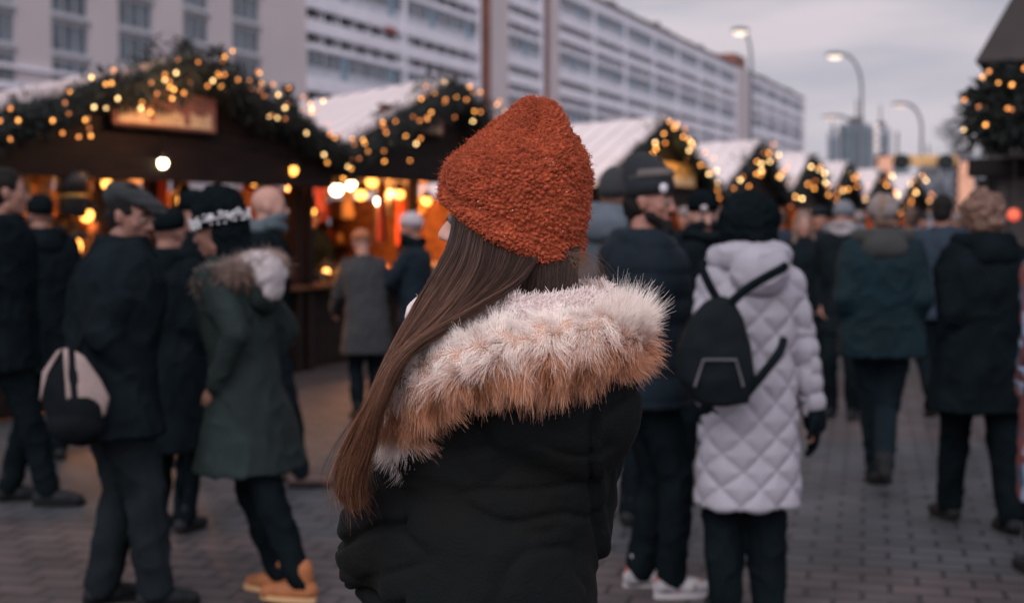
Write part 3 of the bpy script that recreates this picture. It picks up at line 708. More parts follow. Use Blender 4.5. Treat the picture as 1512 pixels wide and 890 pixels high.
    if e_light:
        for fx in ((.2, .5, .8) if fd > .4 else (.25, .75) if L > 3 else (.5,)): lamp('stall_light', T(L * fx, 1.5 if fd > .4 else .9, eave - .4), warm, e_light, .10)
    return dict(o=o, T=T, L=L, eave=eave, peak=peak, e=e, dep=dep, pk=pk, rz=rz)
DIR = Vector((.408, .913)); 
A1 = Vector((-1.83, 15.0)); A0 = A1 - DIR * 5.0; A2 = Vector((.18, 19.5)); Am = A0 - DIR * 5.0
def t_on(Aa, e, px, y=-.06):
    Aa = Aa + Vector((-e.y, e.x)) * y; k = (px - 756) / FPX; return (k * Aa.y - Aa.x) / (e.x - k * e.y)
st1 = stall(A0, A1 - DIR * .12, 2.6, 2.36, 3.00, 'nearest stall, dark wood with a reddish sign and garlanded gable on the left', (t_on(A0, DIR, 171), t_on(A0, DIR, 322), 2.385, 2.70, wood_sign), 200, fd=.42, back=wood_w, rd=.42)
d2 = (A2 - A1).normalized()
st2 = stall(A1, A2, 2.6, 2.36, 3.28, 'second stall from the left, its brightly lit opening just left of the orange hat', (t_on(A1, d2, 566), t_on(A1, d2, 656), 2.62, 2.86, wood_sign), 230, rd=.42)
d3 = (Vector((3.75, 26.4)) - Vector((1.2, 21.2))).normalized()
st3 = stall((1.2, 21.2), (3.75, 26.4), 3.4, 2.15, 3.28, 'stall with a broad white roof and yellow sign right of the orange hat', (t_on(Vector((1.2, 21.2)), d3, 966), t_on(Vector((1.2, 21.2)), d3, 1026), 2.20, 2.60, yellow_sign), 100)
st4 = stall((3.9, 26.8), (6.0, 31.5), 3.2, 2.2, 3.22, 'white roofed stall above the black fluffy hat, fourth gable along the row', None, 120)
st5 = stall((6.1, 31.8), (7.98, 36.5), 3.2, 2.2, 3.22, 'white roofed stall at the fifth gable along the row', None, 120)
st6 = stall((8.1, 36.8), (10.06, 41.5), 3.2, 2.2, 3.22, 'white roofed stall at the sixth gable along the row', None, 120)
st7 = stall((10.3, 42.0), (12.4, 46.6), 3.2, 2.2, 3.22, 'white roofed stall at the seventh gable along the row', None, 120)
st8 = stall((12.7, 47.2), (15.0, 51.6), 3.2, 2.2, 3.22, 'white roofed stall at the far end of the row before the gate', None, 120)
def gar_path(st, y=-.62, dz=.0, drop=.0):
    T = st['T']; L = st['L']; pts = []
    for i in range(17):
        f = i / 16; x = L * f; h = st['eave'] + (st['peak'] - st['eave']) * (f / st['pk'] if f < st['pk'] else (1 - f) / (1 - st['pk']))
        pts.append(T(x, y, h - .02 + dz + .04 * math.sin(i * 2.1) - drop * math.exp(-((min(f, 1 - f)) / .1) ** 2)))
    return pts
nrmD = Vector((.913, -.408, 0))
T1 = st1['T']
garland('thick fir garland with fairy lights on the gable of the nearest stall', gar_path(st1, dz=-.04, drop=.05), .205, 11000, 98, 1.0, tufts=[(T1(2.3, -.6, 2.95), .2, .14), (T1(2.75, -.6, 2.95), .2, .14), (T1(3.9, -.6, 2.6), .3, .07)], bulb_side=nrmD)
T2 = st2['T']
garland('fir garland with fairy lights on the gable just left of the orange hat', gar_path(st2, dz=-.10), .24, 10000, 84, 1.5, tufts=[(T2(2.5, -.6, 3.1), .2, .2)], bulb_side=nrmD)
garland('fir garland with fairy lights framing the yellow sign', gar_path(st3, dz=-.06), .18, 5000, 44, 2.2, br=.0155, bulb_side=nrmD, leaf=.07)
garland('fir garland on the gable above the black fluffy hat', gar_path(st4, dz=-.12), .22, 3800, 36, 2.6, br=.017, bulb_side=nrmD, leaf=.08)
garland('fir garland with fairy lights on the fifth gable of the row', gar_path(st5, dz=-.12), .22, 3000, 22, 3.2, br=.019, bulb_side=nrmD, leaf=.09)
garland('fir garland with fairy lights on the sixth gable of the row', gar_path(st6, dz=-.12), .22, 2400, 20, 3.2, br=.021, bulb_side=nrmD, leaf=.1)
garland('fir garland with fairy lights on the seventh gable of the row', gar_path(st7, dz=-.12), .20, 1800, 18, 3.2, br=.022, bulb_side=nrmD, leaf=.1)
garland('fir garland with fairy lights on the last gable before the gate', gar_path(st8, dz=-.12), .20, 1400, 18, 3.2, br=.024, bulb_side=nrmD, leaf=.1)
lamp('sign_light', T1(t_on(A0, DIR, 205), -1.12, 2.60), (1, .5, .2), 26.0, .04)
lamp('sign_light', st3['T'](t_on(Vector((1.2, 21.2)), d3, 990), -.9, 2.75), (1, .6, .2), 10, .04)

# goods: prototypes copied along the stalls
def lantern(loc, label, group, mat=bulb_hot, s=1.0, name='pendant_lamp'):
    o = empty(name, loc); tag(o, label, 'lamp', group); b = MB()
    b.tube([(0, 0, .12 * s), (0, 0, .35)], .006, 5); b.tube([(0, 0, .13 * s), (0, 0, .09 * s), (0, 0, .05 * s)], [.02 * s, .05 * s, .085 * s], 12); b.build('lamp_shade', goods_m[3], o, True)
    b = MB(); b.ell((0, 0, .02 * s), .045 * s, None, 12, 9); b.build('bulb', mat, o, True); return o
lantern(P(240, 241, 12.3) - Vector((0, 0, .02)), 'bright white bulb hanging under the nearest stall canopy', None)
lantern(P(432, 252, 14.2) - Vector((0, 0, .02)), 'small orange bulb hanging at the right end of the nearest stall', None, bulb_or, 1.1)
for (px, py, d, mt, s_) in ((497, 284, 17.2, bulb_hot, 1.6), (519, 277, 17.6, bulb_hot, 1.3), (533, 291, 17.4, bulb_or, 1.5), (549, 272, 17.9, bulb_or, 1.6), (505, 262, 17.5, bulb_or, 1.2)):
    lantern(P(px, py, d), 'glowing pendant lamp in the bright cluster inside the second stall', 'pendant lamps in the second stall', mt, s_)
for (px, py, d, mt, s_) in ((128, 322, 12.0, bulb_or, 1.3), (104, 372, 12.2, bulb_or, 2.2), (272, 302, 13.2, bulb_or, 1.5), (228, 330, 13.4, bulb_or, 1.2), (18, 300, 11.2, bulb_or, 1.3), (350, 300, 14.5, bulb_or, 1.1), (60, 400, 11.8, bulb_or, 1.0), (40, 345, 11.6, bulb_or, 1.0), (85, 345, 11.9, bulb_or, .9), (255, 345, 13.4, bulb_or, 1.2), (158, 275, 12.4, bulb_or, 1.0), (322, 285, 13.9, bulb_or, .9), (375, 272, 14.2, bulb_or, .8), (460, 315, 16.0, bulb_or, 1.0)):
    lantern(P(px, py, d), 'small orange lamp glowing among the goods inside the nearest stall', 'orange lamps in the nearest stall', mt, s_)
for (px, py, d, mt, s_) in ((590, 290, 18.6, bulb_or, 1.4), (612, 275, 18.8, bulb_or, 1.2), (575, 265, 18.3, bulb_or, 1.0), (560, 300, 18.0, bulb_hot, 1.2), (630, 300, 19.0, bulb_or, 1.3), (480, 268, 17.0, bulb_or, 1.2)):
    lantern(P(px, py, d), 'glowing pendant lamp in the bright cluster inside the second stall', 'pendant lamps in the second stall', mt, s_)
for (px, py, d, s_) in ((1215, 300, 39, 4.2), (1190, 318, 34, 2.0), (1086, 300, 29, 2.4)):
    lantern(P(px, py, d), {1215: 'large white glowing lamp under a far stall roof', 1190: 'small orange lamp in a far stall, left of the large white one', 1086: 'orange lamp in the stall above the black fluffy hat'}[px], None, bulb_or if px != 1215 else M_emit('lamp_far', (1, .62, .3), 5), s_)
def straw_star(loc, label, group, s, mt, rz):
    o = MB()
    for k in range(8):
        a = math.pi * k / 8; o.cap((math.cos(a) * .13 * s, 0, math.sin(a) * .13 * s), .008 * s, (-math.cos(a) * .13 * s, 0, -math.sin(a) * .13 * s), .008 * s, 6)
    o.tube([(0, 0, .12 * s), (0, 0, .4 * s)], .004, 4); x = o.build('straw_star', mt); x.location = loc; x.rotation_euler = (0, 0, rz); tag(x, label, 'ornament', group)
def prism_star(loc, label, group, s, mt): pass
def cloth_hang(loc, label, group, h, w_, mt, rz):
    o = MB(); n = 9; vs = []; 
    for j in range(6):
        for i in range(n): vs.append((w_ * (i / (n - 1) - .5) * (1 - .12 * math.sin(j)), .025 * math.sin(i * 2.2 + j * .4), -h * j / 5))
    back = [(v[0], v[1] + .012, v[2]) for v in vs]; fs = [(j * n + i, j * n + i + 1, (j + 1) * n + i + 1, (j + 1) * n + i) for j in range(5) for i in range(n - 1)]
    m_ = len(vs); o.add(vs + back, fs + [tuple(q + m_ for q in f[::-1]) for f in fs]); o.tube([(-w_ * .55, .006, .012), (w_ * .55, .006, .012)], .012, 6); x = o.build('hanging_scarf', mt, None, True); x.location = loc; x.rotation_euler = (0, 0, rz); tag(x, label, 'scarf', group)
def jar(loc, label, group, s, mt):
    o = MB(); o.tube([(0, 0, 0), (0, 0, .01 * s), (0, 0, .11 * s), (0, 0, .135 * s), (0, 0, .14 * s)], [.05 * s, .055 * s, .055 * s, .035 * s, .034 * s], 12); x = o.build('jar', mt, None, True); x.location = loc; tag(x, label, 'jar', group)
    b = MB(); b.tube([(0, 0, .14 * s), (0, 0, .17 * s)], .04 * s, 12); b.build('lid', goods_m[3], x)
def giftbox(loc, label, group, s, mt, rz):
    o = MB(); o.box(-.09 * s, .09 * s, -.07 * s, .07 * s, 0, .10 * s, bev=.006); x = o.build('gift_box', mt); x.location = loc; x.rotation_euler = (0, 0, rz); tag(x, label, 'box', group)
    b = MB(); b.box(-.012 * s, .012 * s, -.0725 * s, .0725 * s, -.001, .1025 * s); b.build('ribbon', goods_m[1], x)
for si, (st, nm) in enumerate(((st1, 'nearest'), (st2, 'second'), (st3, 'yellow signed'))):
    T = st['T']; L = st['L']; rz = st['rz']
    for i in range(24 if si < 2 else 10):
        x = L * (i + .5) / (24 if si < 2 else 10); f = random.random()
        if f < .3: straw_star(T(x, random.uniform(.1, .8), 1.75 + random.uniform(-.05, .22)), 'straw star hanging in the opening of the %s stall' % nm, 'straw stars in the %s stall' % nm, random.uniform(.8, 1.2), goods_m[4], rz)
        else: cloth_hang(T(x, random.uniform(.5, 1.6), 2.05), 'knitted scarf hanging inside the %s stall' % nm, 'scarves hanging in the %s stall' % nm, random.uniform(.35, .85), random.uniform(.14, .26), random.choice((goods_m[0], goods_m[3], goods_m[2], goods_m[3], goods_m[4], goods_m[3])), rz)
    for i in range(15 if si < 2 else 8):
        x = L * (i + .5) / (15 if si < 2 else 8)
        for z in (1.28, 1.68):
            if random.random() < .75: jar(T(x, st['dep'] - .25, z), 'jar on the shelf inside the %s stall' % nm, 'jars on the shelves of the %s stall' % nm, random.uniform(.9, 1.7), random.choice(goods_m))
        if random.random() < .7: giftbox(T(x, random.uniform(.0, .3), .917), 'small wrapped box on the counter of the %s stall' % nm, 'boxes on the counter of the %s stall' % nm, random.uniform(.8, 1.4), random.choice(goods_m), rz + random.uniform(-.4, .4))
for q, (px, py, d) in enumerate(((482, 410, 16.6), (500, 420, 16.8), (566, 408, 18.0), (580, 418, 18.2))):
    o = empty('candle_lantern', P(px, py, d)); tag(o, ['glowing glass lantern at the left end of the second counter', 'smaller glowing lantern beside the leftmost one on the second counter', 'glowing lantern on the second counter, right of the grey coat', 'low glowing lantern at the right end of the second counter'][q], 'lantern')
    b = MB(); b.box(-.10, .10, -.10, .10, -.16, -.13, bev=.006); b.box(-.09, .09, -.09, .09, .12, .15, bev=.006); b.tube([(0, 0, .15), (0, 0, .22)], [.05, .01], 8)
    for a in (-.08, .08):
        for c in (-.08, .08): b.box(a - .008, a + .008, c - .008, c + .008, -.13, .12)
    b.build('frame', goods_m[3], o); b = MB(); b.tube([(0, 0, -.129), (0, 0, .0)], .04, 12); b.ell((0, 0, .04), (.045, .045, .07), None, 10, 8); b.build('candle', M_emit('candle_flame', (1, .40, .10), 7), o)
for q, (px, py, d) in enumerate(((106, 290, 11.2), (106, 262, 11.2))):
    pass
# black pot lantern hanging in the nearest stall
o = empty('hanging_kettle', P(106, 290, 11.4)); tag(o, 'black hanging kettle with a bright rim in the nearest stall opening', 'kettle')
b = MB(); b.tube([(0, 0, -.17), (0, 0, -.15), (0, 0, -.02), (0, 0, 0)], [.09, .115, .12, .125], 18); b.tube([(0, 0, .02), (0, 0, .18), (0, 0, .2)], [.125, .13, .10], 18); b.build('pot', goods_m[3], o, True)
b = MB(); b.tube([(.13 * math.cos(a), .13 * math.sin(a), .005) for a in [2 * math.pi * q / 20 for q in range(21)]], .012, 6); b.build('rim', goods_m[1], o, True); b = MB(); b.tube([(0, 0, .2), (0, 0, .5)], .01, 5); b.build('cord', goods_m[3], o)

# ================================================================ right side hut
dark_hut = M_wood('hut_boards', (.075, .068, .068), (.115, .10, .10)); hut_roof = M('hut_roof', (.050, .042, .042), .85, var=.25, vscale=2, bump=.3)
D = 14.0; xl = (1452 - 756) / FPX * D; zt = CAMZ + (HOR - 92) / FPX * D
o = empty('timber_hut', (xl, D, 0), -R(23)); tag(o, 'dark timber hut with a steep roof at the right edge of the market', 'hut')
b = MB(); b.box(0, 5, 0, 4, 0, zt)
for i in range(22): b.box(.02 + i * .22, .02 + i * .22 + .205, -.03, -.003, .05, 2.0)
b.build('wall', dark_hut, o)
b = MB(); b.prism([(-.10, zt - .02), (2.5, zt + 4.7), (5.1, zt - .02)], 'y', -.15, 4.1); b.build('roof', hut_roof, o)
b = MB(); b.box(-.15, 5, -.16, -.033, 2.02, 2.2, bev=.01); b.build('beam', wood_dd, o)
for x in (.0, 2.4): 
    b = MB(); b.box(x - .06, x + .08, -.15, -.034, 0, 2.0, bev=.01); b.build('post', wood_dd, o)
b = MB(); b.box(.12, 4, -2.0, -.17, 2.32, 2.40); b.box(.14, .24, -1.95, -.17, 2.22, 2.315); b.build('canopy', wood_dd, o)
pr = [P(1462, 178, 12.1), P(1475, 160, 12.1), P(1490, 168, 12.1), P(1520, 160, 12.2), P(1600, 170, 12.4)]
garland('bushy fir garland with warm lights on the right hand hut canopy', pr, .34, 9500, 40, 1.0, br=.014, bulb_side=Vector((-.1, -1, 0)), leaf=.075, tufts=[(P(1478, 150, 12.1), .30, .28), (P(1505, 150, 12.1), .30, .25)], group=None)
o = empty('red_lamp', P(1497, 317, 12.6)); tag(o, 'glowing red round lamp beside the curly haired person', 'lamp'); b = MB(); b.ell((0, 0, 0), .055, None, 14, 10); b.build('lamp_glass', M_emit('red_glow', (1, .09, .05), 1.0), o, True); b = MB(); b.tube([(0, 0, .05), (0, 0, .6)], .008, 6); b.build('cord', goods_m[3], o)

# ================================================================ gate with wrapped lights
D = 58.0; gx = lambda px: (px - 756) / FPX * D; gz = lambda py: CAMZ + (HOR - py) / FPX * D
o = empty('light_gate', (gx(1360), D, 0)); tag(o, 'far entrance gate, its two posts wrapped in pinkish lights under a yellow beam', 'gate')
pinkpost = M('wrapped_post', (.14, .075, .06), .8, var=.2); pinklight = M_emit('gate_fairy', (1, .50, .38), 1.0)
for (a, c, zt_) in ((1291, 1312, 229), (1410, 1432, 236)):
    b = MB(); x0, x1 = gx(a) - gx(1360), gx(c) - gx(1360); b.box(x0, x1, -.3, .3, 0, gz(zt_), bev=.05); po = b.build('post', pinkpost, o)
    b = MB()
    wire = [((x0 + x1) / 2 + (x1 - x0) * .48 * math.sin(q * 1.9), -.33, 1.2 + (gz(zt_) - 1.3) * q / 84) for q in range(85)]
    b.tube(wire, .012, 4)
    for q in wire: b.ell(q, .05, None, 6, 4)
    b.build('fairy_lights', pinklight, po)
b = MB(); b.box(gx(1312) - gx(1360) + .01, gx(1410) - gx(1360) - .01, -.2, .2, gz(246), gz(230), bev=.04); b.build('beam', M('gate_beam', (.60, .36, .16), .8, var=.3, vscale=2), o)
for px in (1326, 1391):
    b = MB(); cx = gx(px) - gx(1360); b.tube([(cx + .26 * math.cos(a), -.3, gz(240) + .22 * math.sin(a)) for a in [2 * math.pi * q / 16 for q in range(17)]], .11, 8); b.ell((cx, -.3, gz(240)), (.25, .1, .2)); b.build('wreath', fir, o, True)
# bare winter tree behind the hut
bark = M('bark', (.10, .11, .13), .9, var=.2)
def tree(px, d, h, label):
    g = G(px, d); o = empty('winter_tree', g); tag(o, label, 'tree', 'bare winter trees beyond the gate'); b = MB(); b.tube([(0, 0, 0), (.1, 0, h * .3), (0, .1, h * .62)], [.22, .16, .08], 8); b.build('trunk', bark, o, True); c = MB()
    def br_(p, d_, l, r, n):
        q = p + d_ * l; c.tube([p, p.lerp(q, .5) + Vector(rng.normal(size=3)) * l * .06, q], [r, r * .8, r * .5], 5)
        if n:
            for k in range(4): br_(p.lerp(q, random.uniform(.45, 1)), (d_ + Vector(rng.normal(size=3)) * .55 + Vector((0, 0, .1))).normalized(), l * .68, r * .55, n - 1)
    for k in range(6): br_(Vector((0, 0, h * random.uniform(.25, .6))), Vector((math.cos(k), math.sin(k), 1.0)).normalized(), h * .26, .07, 4)
    c.build('crown', bark, o)
tree(1440, 90, 8.5, 'bare tree standing behind the right post of the gate'); tree(1400, 110, 6.5, 'smaller bare tree seen under the beam of the gate')
# ================================================================ the woman in the orange hat
HG = Vector((P(745, 600, 2.30).x, 2.30, 0))
hero = empty('person', HG); tag(hero, 'woman in a rust orange knitted hat and dark parka with fur trimmed hood, from behind', 'person')
Q = lambda px, py, d: P(px, py, d) - HG
def W_(v): return Vector(v) - HG
vel = M('parka_velvet', (.0100, .0100, .0096), .75, color2=(.0062, .0090, .0100), var=.35, vscale=3, bump=.25, bscale=220, sheen=.02, spec=.04)
lin = M('sherpa_lining', (.80, .69, .67), .95, var=.1, vscale=60, bump=.5, bscale=260)
# body: one continuous skin
hc = Q(749, 330, 2.315); face_yaw = -72
hm = Matrix.Translation(hc) @ Euler((R(6), 0, -R(face_yaw)), 'XYZ').to_matrix().to_4x4()
b = MB(); add_head(b, hm, 1.0)
neck = Q(775, 470, 2.30); b.cap(hc + hm.to_3x3() @ Vector((0, -.025, -.05)), .052, neck, .06)
shL, elL, wrL = Q(605, 628, 2.29), Q(548, 830, 2.27), Q(640, 915, 2.50)
shR, elR, wrR = Q(868, 612, 2.31), Q(846, 800, 2.29), Q(800, 900, 2.50)
b.cap(neck, .06, shL + Vector((.08, 0, .02)), .07); b.cap(neck, .06, shR - Vector((.08, 0, .02)), .07)
ch = Q(742, 660, 2.30); hp = Q(720, 960, 2.30); b.cap(shL, .055, shR, .055); b.cap(ch - Vector((.05, 0, 0)), .12, ch + Vector((.05, 0, 0)), .12); b.cap(ch, .13, hp, .13)
for sh, el, wr, k in ((shL, elL, wrL, -1), (shR, elR, wrR, 1)):
    b.cap(sh, .05, el, .038); b.cap(el, .038, wr, .026); add_hand(b, wr, wr - el, Vector((-k * .6, 0, -1)), 1 if k < 0 else -1, .7)
legs = []
for k in (-1, 1):
    hj = hp + Vector((.09 * k, 0, -.03)); an = Vector((hp.x + .10 * k, 0, .085)); kn = (hj + an) / 2 + Vector((0, .02, 0)); legs.append((hj, kn, an))
    b.cap(hj, .085, kn, .055); b.cap(kn, .055, an, .038); b.cap(an, .036, an + Vector((0, .12, -.045)), .028)
face_skin = M('face_skin', (.60, .33, .26), .5, var=.08, vscale=20)
remesh(b, 'body', face_skin, hero, voxel=.006, smooth=2)
for k in (-1, 1):
    e = MB(); e.ell(hm @ Vector((.031 * k, .0795, .0)), .0125, None, 14, 10); eo = e.build('eye', eye_white, hero, True)
    e = MB(); e.ell(hm @ Vector((.031 * k, .0885, -.001)), .0058, None, 10, 8); e.build('iris', eye_iris, eo, True)
    e = MB(); e.cap(hm @ Vector((.045 * k, .079, .024)), .004, hm @ Vector((.016 * k, .093, .027)), .0045); e.build('eyebrow', brown_hair, hero, True)
e = MB(); e.cap(hm @ Vector((-.018, .0865, -.067)), .0055, hm @ Vector((.018, .0865, -.067)), .0055); e.build('lips', lip_red, hero, True)
# ---- parka
def zr(px, py, w_, b_, d=2.30):
    p = Q(px, py, d); return (p.x, p.y, p.z, w_ / 913, b_)
c = MB(); c.loft([zr(700, 1110, 205, .19), zr(703, 960, 190, .175), zr(706, 890, 176, .17), zr(712, 800, 168, .165), zr(726, 720, 168, .162), zr(738, 650, 172, .155), zr(742, 610, 168, .135), zr(752, 575, 145, .11), zr(765, 540, 95, .09), zr(770, 500, 80, .08)], sq=2.4, n=48)
for sh, el, wr, k in ((shL, elL, wrL, -1), (shR, elR, wrR, 1)):
    rs = (.082, .066, .052) if k < 0 else (.078, .060, .05)
    c.cap(sh, rs[0], el, rs[1], 20); c.cap(el, rs[1], wr, rs[2], 20)
c.ell(Q(805, 610, 2.20), (.15, .075, .13), Matrix.Rotation(R(-10), 3, 'Y'), 24, 16); c.ell(Q(665, 640, 2.21), (.12, .06, .09), None, 24, 16)   # the hood bag
def pdisp(p, n):
    a = noise.noise(p * 6.5); f = 1 - abs(noise.noise(p * 5.2 + Vector((3, 7, 1)))) * 3.2; f2 = 1 - abs(noise.noise(Vector((p.x, p.y, p.z * 2.2)) * 7 + Vector((13, 2, 5)))) * 4
    v = .012 * a - .013 * max(f, 0) ** 2 - .006 * max(f2, 0) ** 2 + .0012 * noise.noise(p * 60)
    if p.x < -.15:   # quilting seams of the left sleeve
        for zc in (1.085, 1.205, .98):
            q = (p.z - zc - .35 * (p.x + .22) + .02 * noise.noise(p * 9)); v -= .016 * math.exp(-(q / .008) ** 2)
    sx = p.x - .155 - .02 * math.sin(p.z * 9)
    if p.y < 0 and p.z < 1.33: v -= .008 * math.exp(-(sx / .005) ** 2); v += .006 * math.exp(-((sx - .012) / .006) ** 2)
    return v
remesh(c, 'parka', vel, hero, voxel=.0055, smooth=4, disp=pdisp)
b = MB()
for hj, kn, an in legs: b.cap(hj, .105, kn, .075); b.cap(kn, .075, an, .055)
remesh(b, 'trousers', ink_cloth, hero, voxel=.014, smooth=3)
for hj, kn, an in legs:
    b = MB(); b.cap(an + Vector((0, -.03, -.04)), .045, an + Vector((0, .14, -.05)), .036); b.cap(an + Vector((0, -.015, -.03)), .048, an + Vector((0, 0, .12)), .056); remesh(b, 'boot', black_shoe, hero, voxel=.012, smooth=2)
# ---- lining: a thick sherpa collar ring round the neck
ring = []
for i in range(49):
    a = 2 * math.pi * i / 48; c_ = Q(757, 462, 2.30); w2 = .146
    ring.append(c_ + Vector((w2 * math.cos(a) + .0, .125 * math.sin(a), .008 * math.cos(a) + .012 * math.sin(a * 2 + 1) * .3)))
b = MB(); vs = []; n = 26; NR = 240
for i in range(NR):
    t = i / NR * 48; p = ring[int(t)].lerp(ring[int(t) + 1], t - int(t)); a0 = 2 * math.pi * i / NR; rd = Vector((math.cos(a0), math.sin(a0), 0))
    for k in range(n):
        th = 2 * math.pi * k / n; v = p + rd * .024 * math.cos(th) + Vector((0, 0, .030 * math.sin(th)))
        v += (v - p).normalized() * (.0022 * math.sin(i * 2.3 + math.sin(th * 2)) + .0045 * noise.noise(v * 55) + .004 * noise.noise(v * 18)); vs.append(v)
fs = [(i * n + k, i * n + (k + 1) % n, ((i + 1) % NR) * n + (k + 1) % n, ((i + 1) % NR) * n + k) for i in range(NR) for k in range(n)]
b.add(vs, fs); lining = b.build('collar_lining', lin, hero, True)
M_hair = M_strand('head_hair', .5, .22); M_fz = M_strand('wool_fibre', .9, .1)
N = 16000; A = np.empty((N, 3, 3)); vsn = np.array([v[:] for v in vs]); 
for i in range(N):
    j = random.randrange(len(vs))
    while vs[j].x < -.055 and vs[j].y < .045: j = random.randrange(len(vs))
    k = j % n; q = j // n; p0 = np.array(ring[int(q / NR * 48)][:]); v = vsn[j] + rng.normal(size=3) * .002
    d = (vsn[j] - p0); d /= np.linalg.norm(d); d = d + rng.normal(size=3) * .55
    A[i, 0] = v; A[i, 1] = v + d * .004; A[i, 2] = v + d * .007 + rng.normal(size=3) * .003
strands('lining_fibres', A, np.tile([.0007, .0006, .0002], (N, 1)), np.tile(np.array((.85, .74, .71)), (N, 3, 1)) * rng.uniform(.8, 1.1, (N, 1, 1)), M_fz, lining)

# ---- fur trim of the hood
fpx = [(640, 690, 2.285, .022), (600, 650, 2.21, .030), (600, 598, 2.155, .044), (640, 556, 2.115, .056), (700, 533, 2.095, .058), (775, 519, 2.09, .058), (845, 507, 2.10, .057), (892, 502, 2.13, .057), (917, 500, 2.19, .055), (920, 494, 2.28, .050), (905, 490, 2.38, .042), (885, 505, 2.47, .034)]
fp = [np.array((*Q(x, y, d), r)) for (x, y, d, r) in fpx]
core = MB(); pts = [catmull(fp, i / 60) for i in range(61)]; core.tube([p[:3] for p in pts], [p[3] * .72 for p in pts], 18)
fur = core.build('fur_trim', M('fur_base', (.42, .25, .18), .95, var=.3, vscale=40), hero, True)
N = 95000; K = 7; A = np.empty((N, K, 3)); C = np.empty((N, K, 3)); RD = np.empty((N, K))
cream = np.array((1.0, .88, .82)); ginger = np.array((.58, .225, .09)); dark = np.array((.13, .065, .05)); white = np.array((.98, .86, .81))
up = np.array((0, -.30, .95))
FT = np.array([catmull(fp, i / 2000) for i in range(2001)]); ts = rng.uniform(.012, .995, N); ph = rng.uniform(0, 2 * math.pi, N)
for i in range(N):
    t = ts[i]; ti = int(t * 2000); p = FT[ti]; tg = (FT[min(ti + 20, 2000)] - FT[max(ti - 20, 0)])[:3]; tg /= np.linalg.norm(tg)
    u = up - tg * up.dot(tg); u /= np.linalg.norm(u); w3 = np.cross(tg, u)
    a = ph[i]; v = u * math.cos(a) + w3 * math.sin(a); r = p[3]
    q = p[:3] + v * r * .70
    ppx = 756 + (HG.x + q[0]) / (HG.y + q[1]) * FPX; ppy = HOR - (HG.z + q[2] - CAMZ) / (HG.y + q[1]) * FPX
    tucked = q[1] < 0 and ppy < 610 and ppx < np.interp(ppy, [460, 500, 530, 560, 600, 650], [700, 628, 598, 574, 556, 545])   # held down under the hair
    cn = Vector(q * 42); cl = np.array((noise.noise(cn), noise.noise(cn + Vector((31, 7, 3))), noise.noise(cn + Vector((5, 51, 9)))))
    cn2 = Vector(q * 9); cl2 = np.array((noise.noise(cn2), noise.noise(cn2 + Vector((31, 7, 3))), noise.noise(cn2 + Vector((5, 51, 9)))))
    upn = math.cos(a)     # 1 = top of the roll, -1 = underside
    flow = -tg * (.22 + .25 * cl2[0]) + np.array((0, 0, -.30 if t < .62 else -.05)) * (1 if upn < .75 else .1) + (np.array((.18, 0, .06)) if t > .66 else 0)
    if t > .62 and upn > .1: flow = flow + np.array((.02, 0, .18))
    d = v * .72 + flow * 1.15 + cl * .8 + cl2 * .7 + rng.normal(size=3) * .2
    long_ = .022 + .013 * rng.random() - (.004 if t > .6 else 0); long_ *= .95 + .55 * cl2[1] + .35 * cl[2]
    if upn > .3 and t < .6: long_ *= .60
    if rng.random() < .5: long_ *= rng.uniform(.35, .8)
    if tucked: long_ *= .15
    elif q[1] < 0 and ppy < 620 and ppx < np.interp(ppy, [460, 500, 530, 560, 600, 650], [755, 680, 650, 630, 600, 575]):
        d[0] = max(d[0], -.12); long_ *= .85
    bend = cl * .5 + np.array((0, 0, -.30 if not (t > .62 and upn > .1) else -.02)) + rng.normal(size=3) * .12
    z_ = upn + .45 * cl2[2] + rng.normal() * .22
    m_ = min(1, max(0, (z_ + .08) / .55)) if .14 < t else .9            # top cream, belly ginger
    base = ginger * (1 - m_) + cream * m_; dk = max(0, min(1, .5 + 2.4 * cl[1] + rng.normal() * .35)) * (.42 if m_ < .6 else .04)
    for j in range(K):
        f = j / (K - 1); A[i, j] = q + d * long_ * f + bend * long_ * f * f
        col_ = base * (1 - .05 * (1 - f)) ; tip = max(0, (f - .55) / .45)
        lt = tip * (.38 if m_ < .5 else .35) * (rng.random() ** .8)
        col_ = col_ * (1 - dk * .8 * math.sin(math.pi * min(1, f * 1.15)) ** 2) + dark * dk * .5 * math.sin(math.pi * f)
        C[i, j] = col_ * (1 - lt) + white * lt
    C[i] *= rng.uniform(.8, 1.15); RD[i] = np.linspace(.00034, .00007, K) * rng.uniform(.7, 1.2) * (0.02 if tucked else 1)
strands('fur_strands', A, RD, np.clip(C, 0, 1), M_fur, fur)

# ---- hair
g0 = [(678, 285, 2.262), (667, 360, 2.248), (622, 440, 2.22), (574, 535, 2.12), (547, 600, 2.105), (516, 660, 2.15), (506, 712, 2.17), (526, 748, 2.19)]
g1 = [(698, 312, 2.240), (681, 385, 2.220), (640, 455, 2.170), (583, 535, 2.095), (551, 605, 2.09), (525, 663, 2.13), (513, 715, 2.16), (530, 752, 2.18)]
g2 = [(726, 335, 2.235), (712, 400, 2.195), (664, 462, 2.13), (592, 530, 2.075), (557, 600, 2.08), (535, 660, 2.115), (521, 712, 2.145), (534, 752, 2.18)]
g3 = [(800, 366, 2.228), (770, 412, 2.185), (700, 458, 2.112), (606, 518, 2.062), (564, 592, 2.06), (546, 650, 2.09), (530, 700, 2.13), (538, 744, 2.17)]
GG = [[np.array(Q(*v)) for v in g] for g in (g0, g1, g2, g3)]
def guide0(u, s): return catmull([catmull(g, s) for g in GG], u)
GN = 72; GT = np.array([[guide0(i / GN, j / GN) for j in range(GN + 2)] for i in range(GN + 2)])
